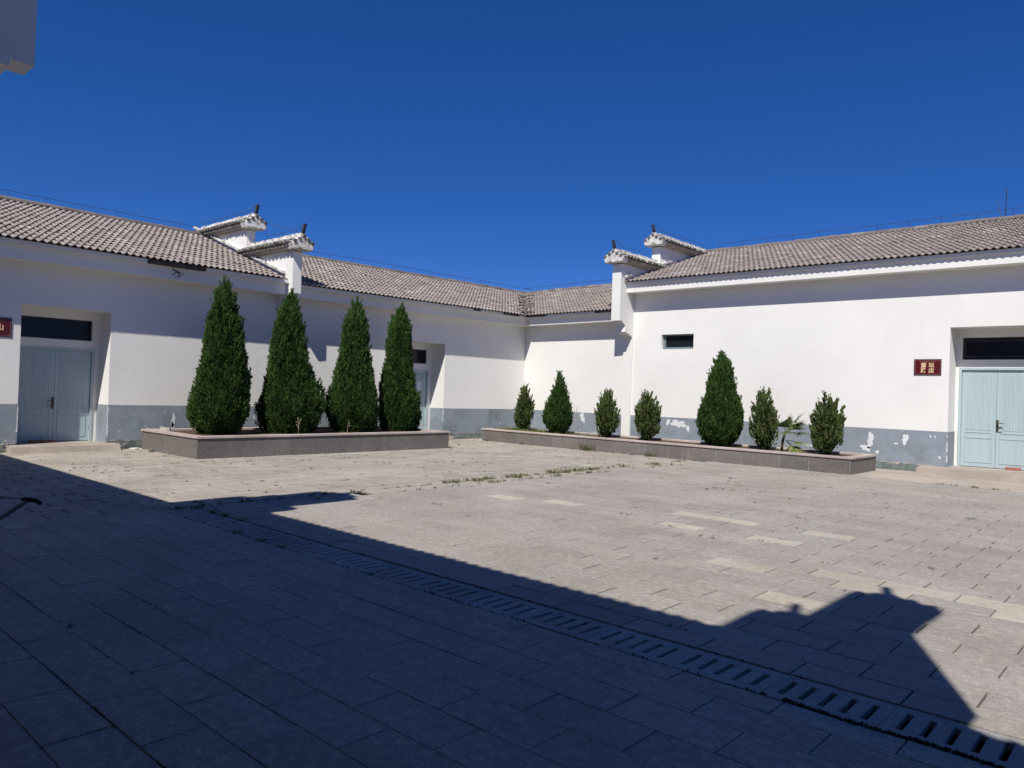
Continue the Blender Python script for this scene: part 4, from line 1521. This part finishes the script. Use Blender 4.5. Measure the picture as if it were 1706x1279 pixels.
# along the separation strip
for k in range(230):
    y = 4.4 + 12.8 * rw.random() ** 0.8
    x = rw.choice((BX0, BX0, BX1)) + rw.gauss(0, 0.015)
    dens = 1.0 if 7.5 < y < 13.5 else 0.35
    if rw.random() < dens:
        tuft(wd_, x, y, -0.01, rw.uniform(0.02, 0.075), rw.randint(8, 26), 0.03, rw, 1.0)
for (x, y, s) in [(-9.45, 9.0, 1.4), (-9.4, 9.5, 1.6), (-9.5, 9.9, 1.4), (-9.1, 9.6, 1.2), (-9.4, 10.6, 1.9), (-9.5, 11.8, 1.7), (-9.42, 12.1, 1.8), (-9.5, 12.6, 1.8), (-9.5, 13.1, 1.6),
                  (-9.5, 14.3, 1.5), (-9.3, 15.4, 1.4), (-9.4, 4.2, 1.1), (-9.3, 4.4, 1.1), (-8.9, 4.42, 1.0), (-8.6, 4.42, 0.9), (-8.2, 4.41, 0.8), (-7.5, 3.99, 0.9), (-7.0, 3.99, 0.8), (-6.6, 3.98, 0.7), (-5.2, 3.99, 0.6)]:
    tuft(wd_, x, y, -0.01, 0.05 * s, int(45 * s), 0.06 * s, rw, 1.1)
# scattered in joints of both pavings
for k in range(420):
    if k < 340:
        x = -9.51 - 0.3 * rw.randint(1, 26) + rw.gauss(0, 0.004); y = rw.uniform(3.5, 17)
    else:
        y = 4.385 + 0.3 * rw.randint(1, 43) + rw.gauss(0, 0.004); x = rw.uniform(-9, -0.5)
        if y < 7 and rw.random() < 0.7: continue
    for q in range(rw.randint(1, 3)):
        tuft(wd_, x + (rw.uniform(-0.15, 0.15) if k >= 340 else 0), y + (rw.uniform(-0.15, 0.15) if k < 340 else 0), -0.01, rw.uniform(0.012, 0.04), rw.randint(6, 14), 0.018, rw, 1.4)
# foot of walls and planters
for k in range(60):
    tuft(wd_, rw.uniform(-17, -5.7), 17.45 + rw.gauss(0, 0.02), 0.0, rw.uniform(0.02, 0.05), 10, 0.03, rw, 1.0)
for k in range(14):
    tuft(wd_, rw.uniform(-5.4, -2.5), 17.38, 0.005, rw.uniform(0.02, 0.04), 10, 0.03, rw, 1.0)
for (x, y, s) in [(-12.85, 17.42, 3.4), (-10.75, 17.45, 2.0), (-16.8, 17.4, 1.3), (-15.3, 17.42, 1.2), (-3.9, 1.38, 0.25), (-4.25, 1.68, 0.25), (-5.3, 1.7, 0.35)]:
    tuft(wd_, x, y, 0.0, 0.06 * s, int(35 * s), 0.045 * s, rw, 0.8)
wd_.build('joint_weeds', M['weed'], kind='stuff', fixn=False, label='small weeds growing in the paving joints')
# dark moss lines in the nearest joints
ms = MB()
for (x0, y0, x1, y1) in [(-3.95, 1.38, -3.66, 1.38), (-3.94, 1.38, -3.94, 1.60), (-3.66, 1.08, -3.66, 1.38), (-3.34, 1.38, -3.34, 1.62), (-4.55, 1.38, -4.3, 1.38), (-5.2, 1.98, -4.9, 1.98), (-3.2, 1.38, -3.05, 1.38)]:
    L = math.hypot(x1 - x0, y1 - y0)
    for k in range(int(L * 420)):
        s = rw.random()
        tuft(ms, x0 + (x1 - x0) * s + rw.gauss(0, 0.002), y0 + (y1 - y0) * s + rw.gauss(0, 0.002), -0.008, 0.009, 3, 0.003, rw, 1.0, 0.0022)
ms.build('joint_moss', M['weed'], kind='stuff', fixn=False, label='dark moss filling the nearest paving joints')
gs = MB()
for k in range(1300):
    x = -16.95 + abs(rw.gauss(0, 1.1))
    if x > -13.4: continue
    tuft(gs, x, rw.uniform(17.75, 19.1), Z2 - 0.01, rw.uniform(0.06, 0.15), 5, 0.03, rw, 0.5, 0.006)
for k in range(260):
    tuft(gs, rw.uniform(-13.5, -6), rw.uniform(17.75, 19.1), Z2 - 0.01, rw.uniform(0.02, 0.06), 5, 0.03, rw, 1.0, 0.005)
for k in range(120):
    tuft(gs, rw.uniform(-17.8, -15.4), rw.uniform(7.4, 14), 0.38, rw.uniform(0.02, 0.06), 5, 0.03, rw, 1.0, 0.005)
gs.build('planter_grass', M['grass'], kind='stuff', fixn=False, label='short grass and weeds growing in the planter soil')


def stalk(label, x, y, z, h, n, seed):
    rr = random.Random(seed)
    root = thing('dry_stalk', (x, y, z), label, 'dry weed', 'dry weed stalks in the planters')
    mb = MB()
    p = [Vector((x, y, z - 0.05)), Vector((x + rr.gauss(0, 0.03), y, z + h * 0.5)), Vector((x + rr.gauss(0.03, 0.04), y + rr.gauss(0, 0.03), z + h))]
    mb.tube(p, 0.006, 5, 0.003)
    mb.build('stem', M['straw'], root)
    tw = MB()
    for k in range(n):
        s = rr.uniform(0.45, 1.0)
        q = p[1].lerp(p[2], (s - 0.45) / 0.55)
        d_ = Vector((rr.gauss(0, 1), rr.gauss(0, 1), rr.uniform(0.4, 1.6))).normalized() * h * rr.uniform(0.12, 0.28)
        tw.tube([q, q + d_], 0.0035, 4, 0.002)
        tw.tube([q + d_ * 0.97, q + d_ * 1.06], 0.008, 5)
    tw.build('twigs', M['straw'], root)


stalk('tall dry stalk between the egg shaped conifer and the brownish one', -13.75, 18.0, Z2, 0.95, 9, 1)
stalk('dry stalk against the foot of the second tall conifer', -15.35, 9.55, 0.38, 0.42, 9, 2)
stalk('dry stalk between the second and third tall conifers', -15.35, 10.95, 0.38, 0.36, 6, 3)
stalk('dry stalk before the foot of the fourth tall conifer', -15.35, 13.4, 0.38, 0.42, 9, 4)

# ------------------------------------------------------------------ signs
def text_mesh(s, size, mat, name, parent, F, u, a, z, flip):
    cu_ = bpy.data.curves.new(name, 'FONT')
    cu_.body = s
    cu_.size = size
    cu_.align_x = 'CENTER'; cu_.align_y = 'CENTER'
    cu_.extrude = 0.001
    cu_.offset = size * 0.018
    cu_.resolution_u = 3
    tmp = bpy.data.objects.new(name, cu_)
    COL.objects.link(tmp)
    dg = bpy.context.evaluated_depsgraph_get()
    me = bpy.data.meshes.new_from_object(tmp.evaluated_get(dg))
    me.name = name
    bpy.data.objects.remove(tmp)
    me.materials.clear(); me.materials.append(mat)
    P = Vector(F(u, a, z))
    ex = (Vector(F(u, a + flip, z)) - P); ez = Vector((0, 0, 1)); ey = ez
    nrm = ex.cross(ez)
    rot = Matrix((ex, ez, ex.cross(ez))).transposed().to_4x4()
    return link(name, me, parent, Matrix.Translation(P) @ rot)


def sign(label, F, a0, a1, z0, z1, flip, chars, marks, seed):
    root = thing('wall_sign', F(0.01, (a0 + a1) / 2, (z0 + z1) / 2), label, 'sign', 'dark red name signs beside the doors')
    b = Fr(F); b.box(0.001, 0.016, a0, a1, z0, z1); b.build('panel', M['signedge'], root)
    e = 0.018
    b = Fr(F); b.box(0.0165, 0.019, a0 + e, a1 - e, z0 + e, z1 - e); b.build('face', M['signred'], root)
    ln = Fr(F)
    r_ = 0.045; w_ = 0.004
    A0, A1, Z0, Z1 = a0 + e + 0.004, a1 - e - 0.004, z0 + e + 0.004, z1 - e - 0.004
    ln.box(0.0192, 0.0205, A0 + r_, A1 - r_, Z0, Z0 + w_).box(0.0192, 0.0205, A0 + r_, A1 - r_, Z1 - w_, Z1)
    ln.box(0.0192, 0.0205, A0, A0 + w_, Z0 + r_, Z1 - r_).box(0.0192, 0.0205, A1 - w_, A1, Z0 + r_, Z1 - r_)
    for (ca, cz, s0) in ((A0 + r_, Z0 + r_, math.pi), (A1 - r_, Z0 + r_, 1.5 * math.pi), (A1 - r_, Z1 - r_, 0), (A0 + r_, Z1 - r_, 0.5 * math.pi)):
        pts = [(0.0195, ca + (r_ - 0.002) * math.cos(s0 + q * math.pi / 12), cz + (r_ - 0.002) * math.sin(s0 + q * math.pi / 12)) for q in range(7)]
        ln.tube(pts, 0.0022, 4)
        # corner ornament
        ox, oz = (A0 if ca < (A0 + A1) / 2 else A1), (Z0 if cz < (Z0 + Z1) / 2 else Z1)
        ln.box(0.0192, 0.0205, ox + (0.003 if ox == A0 else -0.012), ox + (0.012 if ox == A0 else -0.003), oz + (0.003 if oz == Z0 else -0.012), oz + (0.012 if oz == Z0 else -0.003))
    ln.build('border', M['signline'], root)
    W_ = a1 - a0
    for (ch, fa, fz, sz) in chars:
        text_mesh(ch, sz, M['signgold'], 'lettering', root, F, 0.0205, a0 + fa * W_ if flip > 0 else a0 + fa * W_, z0 + fz * (z1 - z0), flip)
    rr = random.Random(seed)
    mk = Fr(F)
    for q in range(marks[2]):
        fa = marks[0] + (marks[1] - marks[0]) * q / (marks[2] - 1)
        ac_ = a0 + fa * W_; zc = z0 + 0.83 * (z1 - z0)
        for s in range(3):
            mk.box(0.0192, 0.0202, ac_ - 0.009, ac_ + 0.009, zc - 0.010 + s * 0.009, zc - 0.007 + s * 0.009)
        mk.box(0.0203, 0.0206, ac_ - 0.002 + rr.uniform(-0.005, 0.005), ac_ + 0.001 + rr.uniform(-0.002, 0.004), zc - 0.011, zc + 0.013)
    mk.build('small_lettering', M['signline'], root)
    return root


sign('dark red sign with four cream characters beside the right door', F_right, -4.995, -4.405, 2.345, 2.73, 1,
     [('童', 0.355, 0.60, 0.125), ('坛', 0.64, 0.60, 0.125), ('路', 0.355, 0.27, 0.125), ('店', 0.64, 0.27, 0.125)], (0.25, 0.77, 9), 3)
sign('dark red sign cut by the left edge of the photo, beside the left door', F_left, 3.93, 4.525, 2.40, 2.80, 1,
     [('山', 0.64, 0.48, 0.15)], (0.25, 0.75, 9), 4)

# paper notice on the half hidden door
nt = MB(); q0 = F_left(-TH - 0.018, 15.96, 1.60); q1 = F_left(-TH - 0.014, 16.13, 1.86)
nt.box(q0[0], q1[0], q0[1], q1[1], 1.60, 1.86)
o = nt.build('paper_notice', M['patch'], base=((q0[0] + q1[0]) / 2, 16.05, 1.6)); tag(o, 'small pale paper notice stuck on the half hidden blue door', 'notice')
turn(o, XW, GY1)


# ------------------------------------------------------------------ loose things
def brick(label, loc, rz, L=0.23, W=0.11, H=0.055, mat='brick', seed=0, name='brick', cat='brick', grp='loose bricks at the doors'):
    rr = random.Random(seed)
    import bmesh
    bm = bmesh.new()
    bmesh.ops.create_cube(bm, size=1)
    bmesh.ops.scale(bm, vec=(L, W, H), verts=bm.verts)
    bmesh.ops.bevel(bm, geom=bm.edges[:], offset=0.006, segments=2, affect='EDGES')
    for v in bm.verts: v.co += Vector((rr.gauss(0, 0.0015), rr.gauss(0, 0.0015), rr.gauss(0, 0.001)))
    me = bpy.data.meshes.new(name); bm.to_mesh(me); bm.free(); me.materials.append(M[mat])
    o = link(name, me, None, Matrix.Translation((loc[0], loc[1], loc[2] + H / 2)) @ Matrix.Rotation(rz, 4, 'Z'))
    return tag(o, label, cat, grp)


def rock(label, loc, s, seed, mat='stone', name='stone', cat='stone', grp=None):
    rr = random.Random(seed)
    import bmesh
    bm = bmesh.new()
    bmesh.ops.create_icosphere(bm, subdivisions=2, radius=1)
    for v in bm.verts:
        v.co *= 1 + rr.uniform(-0.22, 0.18)
        v.co = Vector((v.co.x * s[0], v.co.y * s[1], max(v.co.z, -0.55) * s[2]))
    me = bpy.data.meshes.new(name); bm.to_mesh(me); bm.free(); me.materials.append(M[mat])
    o = link(name, me, None, Matrix.Translation((loc[0], loc[1], loc[2] + s[2] * 0.5)))
    return tag(o, label, cat, grp)


brick('left one of two red bricks on the step of the left door', (XW - 0.50, 5.18, 0.15), 1.55, seed=1)
brick('right one of two red bricks on the step of the left door', (XW - 0.50, 5.42, 0.15), 1.62, seed=2)
brick('red brick lying at the foot of the right door', (-3.02, YW - -0.62, 0.19), 0.05, L=0.3, seed=3)
brick('pale broken brick lying on the corner of the left planter', (-17.2, 7.32, 0.471), 0.9, 0.22, 0.10, 0.07, 'stone', 4, 'brick', 'brick', 'loose bricks at the doors')
rock('pale flat stone on the ground by the wall left of the planter', (-17.95, 6.98, 0.0), (0.10, 0.14, 0.03), 5)
rock('small dark stone against the end of the left planter', (-17.2, 7.03, 0.0), (0.05, 0.07, 0.05), 6, 'cladding')
rock('dark clod of earth on the ground between the two planters', (-17.2, 15.9, 0.0), (0.05, 0.09, 0.035), 7, 'soil', 'clod', 'clod')
# broken render heap at the foot of the corner left of the door
rb_ = thing('rubble_heap', (XW + 0.1, 4.45, 0), 'pale rubble of broken render at the wall foot left of the left door', 'rubble')
mb = MB()
rr = random.Random(3)
for k in range(70):
    x, y = XW + abs(rr.gauss(0, 0.06)) + 0.01, 4.45 + rr.gauss(0, 0.11)
    s = rr.uniform(0.012, 0.04)
    z = max(0, 0.26 * (1 - abs(y - 4.45) / 0.3) * rr.random())
    pts = [(x + rr.uniform(-s, s), y + rr.uniform(-s, s), z + rr.uniform(-s * .3, s)) for _ in range(4)]
    mb.add(pts, [(0, 1, 2), (0, 2, 3), (0, 3, 1), (1, 3, 2)])
mb.build('fragments', M['stone'], rb_, kind='stuff')
mb = MB()
for k in range(60):
    x, y = XW + abs(rr.gauss(0, 0.05)) + 0.012, 6.72 + rr.gauss(0, 0.08)
    s = rr.uniform(0.01, 0.03)
    z = max(0, 0.3 * (1 - abs(y - 6.72) / 0.2) * rr.random())
    pts = [(x + rr.uniform(-s, s), y + rr.uniform(-s, s), z + rr.uniform(-s * .3, s)) for _ in range(4)]
    mb.add(pts, [(0, 1, 2), (0, 2, 3), (0, 3, 1), (1, 3, 2)])
rb2 = thing('rubble_heap', (XW + 0.1, 6.72, 0), 'small heap of crumbled render at the wall foot right of the left door', 'rubble')
mb.build('fragments', M['stone'], rb2, kind='stuff')
# litter crumbs on the paving
lt = MB()
for k in range(420):
    if k % 2: x, y = rr.uniform(-17.9, -10), rr.uniform(4.5, 16.5)
    else: x, y = rr.uniform(-9, -1), rr.uniform(4.6, 17)
    if k % 7 == 0: x, y = rr.gauss(-17.0, 0.5), rr.gauss(6.7, 0.3)
    if x < -17.9: x = -17.8
    if -18.1 < x < -15.1 and 7.05 < y < 14.3: continue
    s = rr.uniform(0.006, 0.02)
    pts = [(x + rr.uniform(-s, s), y + rr.uniform(-s, s), 0.002 + rr.uniform(0, s * 0.5)) for _ in range(4)]
    lt.add(pts, [(0, 1, 2), (0, 2, 3), (0, 3, 1), (1, 3, 2)])
lt.build('litter', M['debris'], kind='stuff', label='dry leaf bits and crumbs scattered on the paving')

# metal stand foot at the left edge
st_ = thing('metal_stand', (-5.4, 1.4, 0), 'end of a slanting metal tube with a black rubber tip at the left edge', 'stand')
T0 = Vector((-5.75, 1.55, 0.765)); T1 = Vector((-6.62, 0.80, 0.0))
MB().tube([T0, T1], 0.017, 10).build('tube', M['metal'], st_, smooth=False)
MB().tube([T0 + Vector((-0.02, -0.015, 0.012)), T0 + Vector((0.045, 0.04, 0.008)), T0 + Vector((0.075, 0.065, -0.012))], 0.0155, 8).build('rubber_tip', M['rubber'], st_)
MB().tube([T0 + Vector((-0.03, -0.02, 0.015)), Vector((-6.9, 0.95, 0.80)), Vector((-7.3, 0.7, 0.0))], 0.006, 6).build('brace', M['metal'], st_)
MB().tube([T1, Vector((-7.3, 0.7, 0.012))], 0.008, 6).build('foot_bar', M['metal'], st_)
